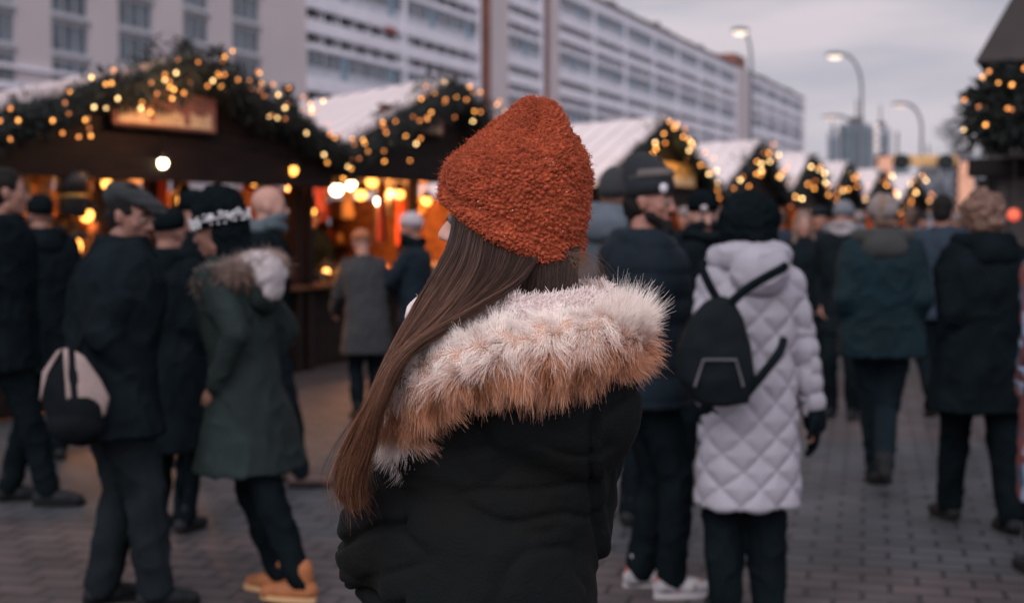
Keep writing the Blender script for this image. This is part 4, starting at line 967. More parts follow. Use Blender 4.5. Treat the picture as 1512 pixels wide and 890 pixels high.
def guide(u, s):
    x = u * GN; y = s * GN; i = int(x); j = int(y); fx = x - i; fy = y - j
    return (GT[i, j] * (1 - fx) + GT[i + 1, j] * fx) * (1 - fy) + (GT[i, j + 1] * (1 - fx) + GT[i + 1, j + 1] * fx) * fy
b = MB()
for u in np.linspace(.06, .94, 9):
    pts = [guide(u, s) + np.array((0, .012, 0)) for s in np.linspace(0, .97, 20)]
    b.tube([Vector(p) for p in pts], [.0125 * (1 - .62 * i / 19) for i in range(20)], 10)
for k in range(9):   # mass on the back of the head down into the collar
    x = 735 + k * 13; dz_ = .055 * max(0, (x - 790) / 80) ** 2; b.tube([Q(x - 12, 320, 2.275 + dz_), Q(x - 4, 385, 2.252 + dz_), Q(x - 2, 425, 2.250 + dz_), Q(x - 6, 470, 2.255 + dz_)], [.02, .019, .019, .018], 10)
b.ell(hc + Vector((0, .01, .02)), (.088, .082, .085), None, 20, 14)
hair_base = M('hair_base', (.018, .011, .009), .6, var=.4, vscale=60, bump=.5, bscale=120)
hairo = remesh(b, 'hair', hair_base, hero, voxel=.006, smooth=3)
N1 = 20000; N2 = 6500; N3 = 240; N = N1 + N2 + N3; K = 22; A = np.empty((N, K, 3)); C = np.empty((N, K, 3)); RD = np.empty((N, K))
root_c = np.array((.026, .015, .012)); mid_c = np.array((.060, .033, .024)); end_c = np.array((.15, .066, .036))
phc = rng.uniform(0, 6.28, 520); ncl = 520; clu = np.sort(rng.uniform(0, 1, ncl)); cloff = rng.normal(size=(ncl, 3)) * np.array((.0028, .006, .003)); clt = rng.uniform(.5, 1.6, ncl)
for i in range(N1):
    j = rng.integers(ncl); u0 = clu[j]; du = rng.normal() * .010; end = min(.96, rng.uniform(.68, 1.0)) if rng.random() < .8 else rng.uniform(.45, .9)
    off = cloff[j] + rng.normal(size=3) * .0012; lift = rng.random() * .012; wv = rng.uniform(0, 6.28); fly = rng.normal(size=3) * (.008 if rng.random() < .09 else .0015)
    for k in range(K):
        s = k / (K - 1) * end; p = guide(min(1, max(0, u0 + du * (1 + 1.2 * s))), min(s, 1))
        amp = min(1, s * 3); p = p + off * amp * (1 - .35 * s) + np.array((.0045, -.002, .0025)) * math.sin(s * 5.5 + phc[j]) * amp + np.array((0, -lift * min(1, s * 4), 0)) + fly * s * s * 2 + np.array((.0035, 0, .002)) * math.sin(u0 * 40 + s * 9) * s + np.array((.0012, .0012, .0008)) * math.sin(wv + s * 14) * amp
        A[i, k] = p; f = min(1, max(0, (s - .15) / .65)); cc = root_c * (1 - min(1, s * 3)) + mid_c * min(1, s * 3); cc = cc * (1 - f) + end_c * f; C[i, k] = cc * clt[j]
    C[i] *= rng.uniform(.4, 1.5) if rng.random() < .86 else rng.uniform(1.6, 3.4); RD[i] = np.linspace(.00026, .00010, K)
    if u0 + du > 1.0: pass
for i in range(N1, N1 + N2):  # short fall behind the head, tucked in the collar
    x = rng.uniform(715, 858); yb = np.interp(x, [690, 740, 800, 845, 860], [312, 345, 362, 366, 362]); e = Q(x - rng.uniform(2, 40) * (1.6 if x < 800 else .5), rng.uniform(448, 470), 2.215 + rng.uniform(0, .02)); a = Q(x, yb, 2.232 + .03 * ((x - 790) / 80) ** 2); md = Q(x - 6 - (4 if x > 840 else 0), (yb + 450) / 2 + 5, 2.212 + .025 * ((x - 790) / 80) ** 2)
    a, md, e = (np.array(v) for v in (a, md, e)); j = rng.integers(ncl); fz = rng.normal(size=3) * .002
    for k in range(K):
        s = k / (K - 1); p = a * (1 - s) ** 2 + 2 * md * s * (1 - s) + e * s * s; A[i, k] = p + fz * s + cloff[j] * .4 * s; C[i, k] = (root_c * .8 * (1 - s) + mid_c * .9 * s) * (1 + .5 * max(0, (x - 835) / 30))
    C[i] *= rng.uniform(.65, 1.4) * clt[j]; RD[i] = .00028
for i in range(N1 + N2, N):   # loose hairs at the nape and over the shoulder
    if i % 2:
        a = np.array(Q(rng.uniform(835, 868), rng.uniform(372, 400), 2.235)); L = rng.uniform(.02, .05); dr = np.array((rng.uniform(.3, 1.1), -.1, rng.uniform(-.35, .75))); g = np.array((0, 0, -1.1))
    else:
        a = guide(rng.uniform(0, .25), rng.uniform(.2, .8)); L = rng.uniform(.04, .10); dr = np.array((rng.uniform(-.55, -.05), -.1, rng.uniform(-.8, .1))); g = np.array((.1, 0, -.8))
    for k in range(K):
        s = k / (K - 1); A[i, k] = a + dr * L * s + g * L * s * s; C[i, k] = (.16, .095, .065)
    RD[i] = np.linspace(.00020, .0001, K)
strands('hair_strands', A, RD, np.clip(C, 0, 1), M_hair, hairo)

# ---- hat
hl = [(655, 291), (652, 268), (659, 243), (688, 216), (727, 184), (757, 162), (772, 153), (784, 149)]
hr_ = [(851, 386), (864, 345), (872, 275), (866, 234), (846, 199), (827, 167), (815, 156), (800, 149)]
hb = [.103, .112, .117, .110, .085, .055, .030, .010]; hd = [.034, .028, .018, .010, .004, .0, 0, 0]
LL = [np.array((*Q(x, y, 2.315),)) for x, y in hl]; RR = [np.array((*Q(x, y, 2.315),)) for x, y in hr_]
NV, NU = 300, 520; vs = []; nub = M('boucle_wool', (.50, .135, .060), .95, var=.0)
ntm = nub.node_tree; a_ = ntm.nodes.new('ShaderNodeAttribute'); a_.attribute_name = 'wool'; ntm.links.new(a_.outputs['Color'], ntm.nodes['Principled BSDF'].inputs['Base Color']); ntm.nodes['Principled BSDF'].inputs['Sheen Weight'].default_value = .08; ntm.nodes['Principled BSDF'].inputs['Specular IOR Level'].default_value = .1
for j in range(NV):
    s = (j / (NV - 1)); 
    l = catmull(LL, s); r = catmull(RR, s); bb = catmull([np.array([x]) for x in hb], s)[0]; dd = catmull([np.array([x]) for x in hd], s)[0]
    c_ = (l + r) / 2; ux = (r - l) / 2; uy = np.array((0, bb, dd))
    for i in range(NU):
        a = 2 * math.pi * i / NU; ct, st_ = math.cos(a), math.sin(a); vs.append(c_ + ux * math.copysign(abs(ct) ** .93, ct) + uy * st_)
vs = np.array(vs).reshape(NV, NU, 3)
# folds: a ridge running down from the peak to the right, a pinch left of the peak
du = np.roll(vs, -1, 1) - np.roll(vs, 1, 1); dv = np.empty_like(vs); dv[1:-1] = vs[2:] - vs[:-2]; dv[0] = vs[1] - vs[0]; dv[-1] = vs[-1] - vs[-2]
nn = np.cross(du, dv); nn /= np.linalg.norm(nn, axis=2, keepdims=True) + 1e-9
s_ = np.linspace(0, 1, NV)[:, None]; a_g = (np.arange(NU) / NU * 360)[None, :]
def gs(x, w_): return np.exp(-(x / w_) ** 2)
fold = .012 * gs(a_g - (300 + 25 * s_), 16) * gs(s_ - .60, .24) - .012 * gs(a_g - 272, 14) * gs(s_ - .62, .15) - .012 * gs(a_g - (322 + 10 * s_), 10) * gs(s_ - .66, .20) + .006 * gs(a_g - 245, 18) * gs(s_ - .55, .2) + .005 * gs(s_ - .06, .04) - .004 * gs(s_ - .145, .025)
vs = vs + nn * fold[..., None]
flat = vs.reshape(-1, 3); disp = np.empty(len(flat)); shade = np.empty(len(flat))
for i, p in enumerate(flat.tolist()):
    v = Vector(p); q = v * 124 + noise.noise_vector(v * 60) * .55
    dist, _ = noise.voronoi(q, distance_metric='DISTANCE', exponent=2.5)
    e = dist[1] - dist[0]; h = min(1, e * 1.6); disp[i] = .0088 * (h ** .7 - .5) + .0013 * noise.noise(v * 420) + .0022 * noise.noise(v * 45)
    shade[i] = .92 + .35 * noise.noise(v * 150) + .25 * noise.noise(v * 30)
flat = flat + nn.reshape(-1, 3) * disp[:, None]
me = bpy.data.meshes.new('hat'); top = Vector(Q(792, 150, 2.315)); 
V3 = flat.tolist(); fs = [(j * NU + i, j * NU + (i + 1) % NU, (j + 1) * NU + (i + 1) % NU, (j + 1) * NU + i) for j in range(NV - 1) for i in range(NU)]
k0 = len(V3); V3.append(top[:]); fs += [((NV - 1) * NU + i, (NV - 1) * NU + (i + 1) % NU, k0) for i in range(NU)]
# turned-in brim and inner side
inn = vs[0]; ctr = inn.mean(0)
for q, (sc_, up_) in enumerate(((.955, .004), (.93, .03), (.80, .06))):
    for p in inn: V3.append((ctr + (p - ctr) * sc_ + np.array((0, 0, up_))).tolist())
base_ = k0 + 1
for i in range(NU):
    fs.append((i, base_ + i, base_ + (i + 1) % NU, (i + 1) % NU)); fs.append((base_ + i, base_ + NU + i, base_ + NU + (i + 1) % NU, base_ + (i + 1) % NU)); fs.append((base_ + NU + i, base_ + 2 * NU + i, base_ + 2 * NU + (i + 1) % NU, base_ + NU + (i + 1) % NU))
me.from_pydata(V3, [], fs); me.update()
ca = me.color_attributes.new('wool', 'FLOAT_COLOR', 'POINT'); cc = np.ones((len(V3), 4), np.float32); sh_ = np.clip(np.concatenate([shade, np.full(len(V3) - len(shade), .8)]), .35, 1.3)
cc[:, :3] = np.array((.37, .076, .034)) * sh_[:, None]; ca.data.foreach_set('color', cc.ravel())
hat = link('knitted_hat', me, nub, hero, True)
# boucle loops
N = 15000; K = 9; A = np.empty((N, K, 3)); C = np.empty((N, K, 3)); nf = nn.reshape(-1, 3)
for i in range(N):
    j = rng.integers(len(flat)); p = flat[j]; nr = nf[j]; t1 = np.cross(nr, rng.normal(size=3)); t1 /= np.linalg.norm(t1) + 1e-9; t2 = np.cross(nr, t1); r = rng.uniform(.0012, .0026); tilt = rng.uniform(.15, .9); ar = rng.uniform(3.5, 6.5); sh0 = rng.uniform(0, .0012)
    for k in range(K):
        a = ar * k / (K - 1); A[i, k] = p + t1 * r * math.sin(a) + (t2 * (1 - tilt) + nr * tilt) * r * (1 - math.cos(a)) + nr * sh0
    C[i] = np.array((.42, .090, .040)) * rng.uniform(.55, 1.25)
strands('boucle_loops', A, np.tile(np.full(K, .00038), (N, 1)), C, M_fz, hat)
N = 9000; A = np.empty((N, 4, 3))
for i in range(N):
    j = rng.integers(len(flat)); p = flat[j]; d = nf[j] + rng.normal(size=3) * .7; L = rng.uniform(.002, .0065)
    cv = rng.normal(size=3) * .5
    for k in range(4): f = k / 3; A[i, k] = p + d * L * f + cv * L * f * f
strands('wool_fuzz', A, np.tile([.00014, .00012, .0001, .00005], (N, 1)), np.tile(np.array((.45, .12, .06)), (N, 4, 1)), M_fz, hat)
b = MB()
for (x, y) in ((806, 236), (811, 247), (815, 241), (834, 283), (708, 297), (770, 258), (712, 307), (724, 352), (747, 348), (842, 345), (828, 342), (758, 310)):
    # a few silvery flecks stuck in the wool facing the viewer's side
    best = min(range(0, len(flat), 7), key=lambda q: ((HG.x + flat[q][0]) / (HG.y + flat[q][1]) * FPX + 756 - x) ** 2 + (HOR - (HG.z + flat[q][2] - CAMZ) / (HG.y + flat[q][1]) * FPX - y) ** 2 + (1e6 if flat[q][1] > 0 else 0))
    b.ell(Vector(flat[best]) + Vector(nf[best]) * .003, .0008, None, 6, 4)
b.build('silver_flecks', M('silver_fleck', (.9, .88, .85), .1, metal=.3, var=0), hat)
# ================================================================ people in the market
def dir_beanie(mat, **k):
    return lambda I: beanie(I['root'], I['hm'], I['s'], mat, **k)
def dir_hair(mat, **k):
    return lambda I: hair_cap(I['root'], I['hm'], I['s'], mat, **k)
# --- man in the flat cap
def flat_cap(I):
    hm_, s = I['hm'], I['s']; m = MB(); T = lambda x, y, z: hm_ @ (Vector((x, y, z)) * s); rot = hm_.to_3x3() @ Matrix.Rotation(R(-12), 3, 'X')
    m.ell(T(0, -.012, .085), tuple(v * s for v in (.094, .120, .040)), rot, 26, 14); m.ell(T(0, -.06, .065), tuple(v * s for v in (.090, .075, .058)), rot, 20, 12); m.ell(T(0, .075, .070), tuple(v * s for v in (.082, .060, .022)), rot, 20, 12)
    c = remesh(m, 'flat_cap', slate_cap, I['root'], voxel=.009, smooth=4, disp=lambda p, n: .004 * noise.noise(p * 25))
    m = MB(); m.ell(T(0, .108, .058), tuple(v * s for v in (.066, .045, .008)), hm_.to_3x3() @ Matrix.Rotation(R(-20), 3, 'X'), 20, 8); m.build('brim', slate_cap, c, True)
slate_cap = M('cap_tweed', (.010, .013, .0155), .9, var=.35, vscale=60, bump=.4, bscale=180)
def short_hair_dark(I): hair_cap(I['root'], I['hm'], I['s'], dark_hair, full=.004)
I = person('man in a dark flat cap and black coat looking down, beside the nearest stall', 156, 5.75, 1.71, 62, lean=.06, head=(48, 12, 0), feet=((-.02, 0), (.16, 0)), hands=((-.17, .07, .94), (.17, .08, .95)), coat=black_cloth, hem=.74, bulk=1.30, flare=.03, pants=M('charcoal_trousers', (.014, .0185, .0215), .85, var=.3, bump=.3, bscale=180, spec=0), legw=1.22, shoes=black_shoe, hat=flat_cap, hair=short_hair_dark, collar=.03, skinm=M('skin_ruddy', (.22, .105, .08), .6, var=.15, vscale=12))
# shoulder bag with pale panels on his back
bag_pale = M('bag_pale', (.26, .195, .185), .7, var=.15, vscale=12, bump=.2); bag_dark = M('bag_dark', (.006, .008, .010), .8, var=.2, spec=.05)
o = empty('shoulder_bag', P(112, 582, 5.48)); tag(o, 'black and cream striped shoulder bag hanging at the flat capped man\'s hip', 'bag'); b = MB()
b.ell((0, 0, -.02), (.125, .075, .185), Matrix.Rotation(R(-8), 3, 'Y'), 24, 16); b.ell((0, 0, -.11), (.115, .078, .09), None, 20, 12); bag = remesh(b, 'bag_body', bag_dark, o, voxel=.009, smooth=3, disp=lambda p, n: .005 * noise.noise(p * 14))
def patch(poly, nm, mat, par, y=-.075, th=.012, bul=.0):
    b = MB(); n = len(poly); c = (sum(p[0] for p in poly) / n, sum(p[1] for p in poly) / n)
    R_ = []
    for j in range(7):
        f = j / 6; R_.append([((c[0] + (p[0] - c[0]) * f), y + .06 * ((c[0] + (p[0] - c[0]) * f) / .14) ** 2 + .045 * ((c[1] + (p[1] - c[1]) * f) / .2) ** 2, c[1] + (p[1] - c[1]) * f) for p in poly])
    vs = [v for r in R_ for v in r]; vs += [(v[0], v[1] + th, v[2]) for v in vs]; m_ = 7 * n
    fs = [(j * n + i, j * n + (i + 1) % n, (j + 1) * n + (i + 1) % n, (j + 1) * n + i) for j in range(6) for i in range(n)]; fs += [tuple(m_ + q for q in f[::-1]) for f in fs] + [(6 * n + i, 6 * n + (i + 1) % n, m_ + 6 * n + (i + 1) % n, m_ + 6 * n + i) for i in range(n)]
    b.add(vs, fs); return b.build(nm, mat, par, True)
patch([(.012, .17), (.045, .15), (.105, .06), (.133, -.01), (.12, -.07), (.07, -.13), (.035, -.14), (.03, 0)], 'cream_panel', bag_pale, o)
patch([(-.035, .18), (-.018, .18), (.005, .0), (.008, -.13), (-.012, -.13), (-.015, .0)], 'cream_stripe', bag_pale, o)
patch([(-.06, .17), (-.04, .18), (-.10, .10), (-.125, -.02), (-.135, -.02), (-.12, .09)], 'cream_edge', bag_pale, o)
b = MB(); b.tube([(.0, 0, .15), (.03, .04, .25), (.07, .08, .36), (.12, .14, .46), (.16, .22, .49)], .012, 8); b.build('strap', bag_dark, o, True)

# --- parka woman with sequined headband
def parka_head(I):
    hm_, s, V = I['hm'], I['s'], I['V']; m = MB(); T = lambda x, y, z: hm_ @ (Vector((x, y, z)) * s); rot = hm_.to_3x3()
    m.ell(T(0, -.03, .08), tuple(v * s for v in (.105, .125, .115)), rot, 24, 16); m.ell(T(0, -.06, -.01), tuple(v * s for v in (.10, .09, .12)), rot, 20, 14); m.cap(T(.0, -.06, -.05), .085 * s, T(0, -.05, -.19), .075 * s)
    h = remesh(m, 'fluffy_hat', ink_cloth, I['root'], voxel=.010, smooth=1, disp=lambda p, n: .012 * noise.noise(p * 30) + .006 * noise.noise(p * 80))
    b = MB(); vs = []; n = 40
    for z in (.012, .070):
        for i in range(n): a = 2 * math.pi * i / n; vs.append(T(.112 * math.cos(a), -.03 + .132 * math.sin(a), z + (.0)))
    for z in (.070, .012):
        for i in range(n): a = 2 * math.pi * i / n; vs.append(T(.104 * math.cos(a), -.03 + .124 * math.sin(a), z))
    b.add(vs, [(j * n + i, j * n + (i + 1) % n, ((j + 1) % 4) * n + (i + 1) % n, ((j + 1) % 4) * n + i) for j in range(4) for i in range(n)]); hb_ = b.build('headband', ink_cloth, h, True)
    b = MB()
    for i in range(150):
        a = random.uniform(0, 6.28); z = random.uniform(.015, .067); b.ell(T(.1145 * math.cos(a), -.03 + .1345 * math.sin(a), z), .0055 * s, None, 6, 4)
    b.tube([T(.1135 * math.cos(a), -.03 + .1335 * math.sin(a), .041) for a in [2 * math.pi * q / 30 for q in range(31)]], .0035, 5); b.build('sequins', M('sequin_silver', (.92, .92, .95), .12, metal=.35, var=0), hb_)
def parka_hood(I):
    V = I['V']; n0 = I['neck'] + Vector((0, -.03, -.06)); m = MB()
    for k in range(-5, 6):
        a = k / 5 * 1.45; m.ell(n0 + V(.125 * math.sin(a), -.12 * math.cos(a) + .03, .0), (.055,) * 3)
    m.ell(n0 + V(0, -.15, -.05), (.11, .07, .10)); ho = remesh(m, 'hood', green_cloth, I['root'], voxel=.011, smooth=4, disp=lambda c, n: .008 * noise.noise(c * 14))
    m = MB(); m.ell(n0 + V(-.02, -.13, .075), (.12, .085, .055)); m.ell(n0 + V(-.02, -.185, .03), (.11, .06, .075)); m.ell(n0 + V(-.02, -.20, -.04), (.08, .035, .05)); remesh(m, 'hood_lining', white_knit, ho, voxel=.010, smooth=3, disp=lambda c, n: .008 * noise.noise(c * 30))
    pts = [n0 + V(x, y, z) for (x, y, z) in ((-.13, .08, -.02), (-.16, -.02, .02), (-.13, -.12, .055), (0, -.165, .075), (.13, -.12, .055), (.16, -.02, .02), (.13, .08, -.02))]
    fur_ruff(ho, pts, .040, 4200, .045, (.34, .26, .23), (.16, .10, .08), M_fur, rad=.0016)
I = person('woman in a green fur hooded parka, black hat with sequined band and tan boots', 366, 5.95, 1.66, 288, lean=.10, head=(-8, 12, 0), feet=((-.30, 0), (-.10, 0)), hands=((-.18, .06, .96), (.18, .06, .96)), coat=green_cloth, hem=.57, bulk=1.0, flare=.09, pants=ink_cloth, shoes=tan_boot, sole=M('crepe_sole', (.5, .3, .15), .8, var=.1), hat=parka_head, hood=parka_hood, lift=(0, 0))
b = MB(); b.tube([I['V'](-.19, .20, .66), I['V'](-.19, .23, .5), I['V'](-.18, .25, .40)], .006, 6); b.cap(I['V'](-.19, .235, .52), .012, I['V'](-.185, .24, .47), .012); b.build('drawstring', ink_cloth, I['root'])
# --- bald man
person('bald man with a blue grey scarf walking right behind the green parka', 392, 8.5, 1.78, 85, head=(0, 0, 0), feet=((-.05, 0), (.20, 0)), coat=ink_cloth, hem=.85, pants=black_cloth, shoes=brown_shoe, scarf=M('scarf_bluegrey', (.06, .085, .10), .9, var=.2), skinm=skin_pale, hair=lambda I: None)
# --- black clad people on the left
person('person in a black hooded coat between the flat cap and the sequined headband', 296, 9.3, 1.74, 180 + 60, head=(0, 10, 0), coat=ink_cloth, hem=.6, bulk=1.25, hat=dir_beanie(ink_cloth, tall=.02), hood=std_hood(ink_cloth, 1.1, .05), feet=((.05, 0), (-.05, 0)))
person('black coated person right behind the flat capped man, only the back showing', 246, 7.2, 1.62, 20, coat=ink_cloth, hem=.45, bulk=1.25, hat=dir_beanie(ink_cloth), hood=std_hood(ink_cloth))
person('tall dark haired man in black cut off by the left edge of the picture', 4, 7.9, 1.86, 80, head=(-10, 0, 0), feet=((0, 0), (.22, 0)), coat=ink_cloth, hem=.72, bulk=1.2, hair=dir_hair(dark_hair, full=.008))
person('person in black standing at the nearest stall, back to the viewer', 62, 9.4, 1.72, 330, coat=ink_cloth, hem=.6, bulk=1.3, hat=dir_beanie(ink_cloth, tall=.01), hood=std_hood(ink_cloth, 1.1))
# --- customers at the second stall
person('customer in a grey coat with a light orange brown cap bending at the second stall', 542, 11.4, 1.50, 338, lean=.12, head=(0, 25, 0), coat=M('coat_greyish', (.018, .020, .023), .9, var=.2), hem=.62, bulk=1.1, flare=.04, hat=dir_beanie(M('cap_orange', (.25, .09, .04), .9, var=.3, bump=.5), tall=.0), hands=((-.2, .42, 1.0), (.22, .40, 1.02)))
person('customer in a dark jacket and white knitted hat at the second stall', 612, 11.6, 1.62, 285, head=(0, 5, 0), coat=navy_cloth, hem=.72, hat=dir_beanie(M('hat_offwhite', (.36, .32, .35), .9, var=.1, bump=.5), tall=.015), hands=((-.2, .38, 1.05), (.22, .36, 1.05)), scarf=ink_cloth)
person('shadowy vendor standing inside the second stall', 540, 18.6, 1.72, 160, coat=ink_cloth, hem=.8, hat=dir_beanie(ink_cloth), hands=((-.2, .35, 1.0), (.22, .36, 1.0)), pos=Vector((*(Vector(st2['T'](2.2, 1.2, 0)[:2])), 0)))
person('vendor in dark clothes inside the nearest stall', 150, 13, 1.70, 150, coat=M('vendor_jacket', (.03, .015, .012), .9, var=.2), hem=.8, hair=dir_hair(dark_hair), pos=Vector((*(Vector(st1['T'](3.3, 1.3, 0)[:2])), 0)))
# --- woman in the pale quilted coat
def quilt(p, n):
    a = math.atan2(p.x, -p.y) * .205 + .012 * noise.noise(p * 5); z = p.z + .014 * noise.noise(p * 6 + Vector((4, 4, 4))); s1 = abs(math.sin(math.pi * (a / .185 + z / .135))); s2 = abs(math.sin(math.pi * (a / .185 - z / .135)))
    q = min(s1, s2) ** .42
    if abs(p.x) > .23 and z > .8: q = abs(math.sin(math.pi * z / .075)) ** .5 * .7
    return .020 * q - .008 + .005 * noise.noise(p * 12)
def pale_hood(I):
    V = I['V']; m = MB(); n0 = I['neck']
    for k in range(-5, 6):
        a = k / 5 * 1.5; m.ell(n0 + V(.128 * math.sin(a), -.10 * math.cos(a) + .02, .045 + .015 * math.cos(a)), (.060,) * 3)
    m.ell(n0 + V(0, -.13, -.005), (.125, .075, .105)); remesh(m, 'hood', pale_cloth, I['root'], voxel=.010, smooth=3, disp=lambda c, n: .012 * noise.noise(c * 9) + .006 * max(0, 1 - abs(noise.noise(c * 11)) * 6))
def black_fluff(I):
    m = MB(); T = lambda x, y, z: I['hm'] @ (Vector((x, y, z)) * I['s']); rot = I['hm'].to_3x3(); m.ell(T(0, -.015, .05), (.122, .128, .105), rot, 24, 16); m.ell(T(0, -.03, -.01), (.112, .105, .10), rot, 24, 14)
    remesh(m, 'fluffy_hat', ink_cloth, I['root'], voxel=.009, smooth=1, disp=lambda p, n: .009 * noise.noise(p * 40) + .006 * noise.noise(p * 90))
PW = person('woman in a long pale quilted coat and black fluffy hat, seen from behind', 1108, 5.6, 1.64, 352, lean=.0, head=(10, 0, 0), feet=((.02, 0), (-.02, 0)), hands=((-.17, .05, .95), (.300, .00, .80)), coat=pale_cloth, hem=.49, bulk=1.02, flare=.012, disp=quilt, pants=ink_cloth, legw=1.25, hood=pale_hood, hat=black_fluff, cvox=.008, shoes=black_shoe, collar=.02)
V = PW['V']; b = MB()
for (sh, el, wr) in [PW['arms'][1]]: dr = (wr - el).normalized(); b.cap(wr - dr * .03, .042, wr + dr * .06, .048); add_hand(b, wr, dr, V(-1, .3, 0), -1, .6, 1.32 * PW['s'])
remesh(b, 'glove', ink_cloth, PW['root'], voxel=.008, smooth=2)
# her slim backpack
o = empty('backpack', P(1058, 520, 5.34)); tag(o, 'slim black backpack slung low on the back of the pale quilted coat', 'backpack')
b = MB(); b.loft([(.01, 0, -.20, .05, .04), (.02, 0, -.19, .10, .055), (.0, 0, -.10, .145, .07), (-.01, 0, .02, .14, .07), (.0, 0, .13, .10, .06), (.01, 0, .19, .055, .04), (.01, 0, .21, .02, .02)], sq=2.6); bo = remesh(b, 'bag_body', M('backpack_nylon', (.006, .009, .011), .7, var=.2, bump=.1, spec=.08), o, voxel=.009, smooth=3, disp=lambda p, n: .004 * noise.noise(p * 15))
b = MB(); b.tube([(-.09, -.073, -.12), (-.06, -.082, -.02), (.06, -.08, -.02), (.09, -.072, -.12)], .005, 6); b.build('zipper', M('zip_metal', (.3, .3, .32), .3, metal=.8, var=0), bo)
for nm, pts in (('strap', [(.03, -.02, .17), (.10, -.03, .235), (.18, -.03, .285), (.245, .0, .315), (.27, .10, .32)]), ('strap', [(.0, .0, .20), (-.03, .02, .26), (-.045, .08, .31), (-.03, .16, .33)]), ('strap', [(.10, -.01, -.17), (.17, -.02, -.08), (.235, .0, .0), (.262, .06, .04)])):
    b = MB(); pv = [Vector(p) for p in pts]; vs = []
    cs = [catmull([np.array(p) for p in pts], i / 16) for i in range(17)]
    b.tube([Vector(c) for c in cs], .017, 8); b.build(nm, ink_cloth, o, True)
# --- bearded man
def beard_hat(I):
    m_b = M('beanie_navy', (.009, .012, .017), .9, var=.2, bump=.5, bscale=150); h = beanie(I['root'], I['hm'], I['s'], m_b, tall=.065, lo=.03, slouch=.045)
    T = lambda x, y, z: I['hm'] @ (Vector((x, y, z)) * I['s']); s = I['s']
    dome([(-.01, .098, .0865, .1070, .10), (-.01, .101, .0890, .1095, .10), (-.01, .130, .0810, .0995, .09), (-.01, .132, .0765, .0945, .09)], M('stripe_grey', (.085, .075, .07), .9, var=.2), 'stripe', h, I['hm'], s)
    b = MB(); b.ell(T(.062, .078, .056), (.020, .010, .021), I['hm'].to_3x3() @ Matrix.Rotation(R(-40), 3, 'Z'), 14, 8); b.build('round_patch', M('patch_white', (.55, .53, .57), .6, var=0), h, True)
    m = MB(); m.cap(T(-.05, .02, -.06), .026 * s, T(0, .075, -.10), .030 * s); m.cap(T(.05, .02, -.06), .026 * s, T(0, .075, -.10), .030 * s); m.ell(T(0, .072, -.115), (.046, .036, .042)); m.cap(T(-.022, .092, -.052), .009, T(.022, .092, -.052), .009)
    remesh(m, 'beard', dark_hair, I['root'], voxel=.007, smooth=2, disp=lambda p, n: .005 * noise.noise(p * 60))
def puff(p, n): return .011 * abs(math.sin(math.pi * p.z / .105)) ** .5 + .006 * noise.noise(p * 10) - .004
I = person('bearded man in a navy puffer and a dark beanie with a white patch, facing right', 950, 6.0, 1.77, 80, head=(36, 2, 0), feet=((.02, 0), (.10, 0)), coat=navy_cloth, hem=.80, bulk=1.24, disp=puff, pants=ink_cloth, legw=1.05, shoes=white_shoe, sole=sole_rubber, hat=beard_hat, hair=short_hair_dark, hood=std_hood(navy_cloth, 1.1, -.035), collar=-.015, skinm=M('skin_warm', (.29, .135, .10), .6, var=.12))
for so in [c for c in I['root'].children if c.name.startswith('shoe')]:
    pass
for (hj, kn, an), k in zip(I['legs'], (-1, 1)):
    b = MB(); s = I['s']
    for yy in (.02, .07): b.cap(an + Vector((.040 * k, yy, -.065)) * s, .008, an + Vector((.030 * k, yy + .05, -.02)) * s, .008)
    b.cap(an + Vector((0, -.062, -.05)) * s, .016, an + Vector((0, -.056, -.01)) * s, .014); b.build('shoe_trim', red_trim, I['root'], True)
person('person in a blue grey hooded jacket and dark hat behind the bearded man', 908, 7.4, 1.80, 30, coat=M('jacket_bluegrey', (.045, .060, .078), .8, var=.2), hem=.8, bulk=1.1, hat=dir_beanie(M('hat_graphite', (.020, .023, .026), .9, var=.2, bump=.5), tall=.03), hood=std_hood(M('hood_bluegrey', (.07, .09, .115), .8, var=.2), 1.25, .06))
def patch_hat(I):
    h = beanie(I['root'], I['hm'], I['s'], ink_cloth, tall=.01, noisy=.006); T = lambda x, y, z: I['hm'] @ (Vector((x, y, z)) * I['s']); b = MB(); b.ell(T(.03, .100, .055), (.020, .008, .018), I['hm'].to_3x3(), 12, 8); b.build('round_patch', white_knit, h, True)
person('person in a dark knit hat with a small pale badge and thick scarf', 1034, 8.0, 1.72, 160, head=(10, 8, 0), coat=ink_cloth, hem=.7, hat=patch_hat, scarf=black_cloth, feet=((.04, 0), (-.06, 0)), skinm=skin_pale)
person('blond person far behind the black fluffy hat', 1068, 12.5, 1.66, 60, coat=black_cloth, hem=.7, hair=dir_hair(blond_hair, full=.02, curly=.01))
person('fair haired woman in a dark coat facing the camera right of the pale quilted coat', 1186, 12.6, 1.66, 190, head=(-10, 0, 0), coat=black_cloth, hem=.45, hair=dir_hair(blond_hair, length=-.2), skinm=skin_pale, voxel=.011)
person('person in a light grey hood with a pale scarf turned away', 1246, 11.5, 1.72, 205, coat=black_cloth, hem=.7, hat=dir_beanie(M('hood_lightgrey', (.13, .145, .17), .9, var=.15), tall=.02, lo=.01), hood=std_hood(M('hood_lightgrey_back', (.11, .12, .145), .9, var=.15), 1.1, .03), scarf=M('scarf_pale', (.28, .265, .285), .9, var=.3, vscale=30), voxel=.011)
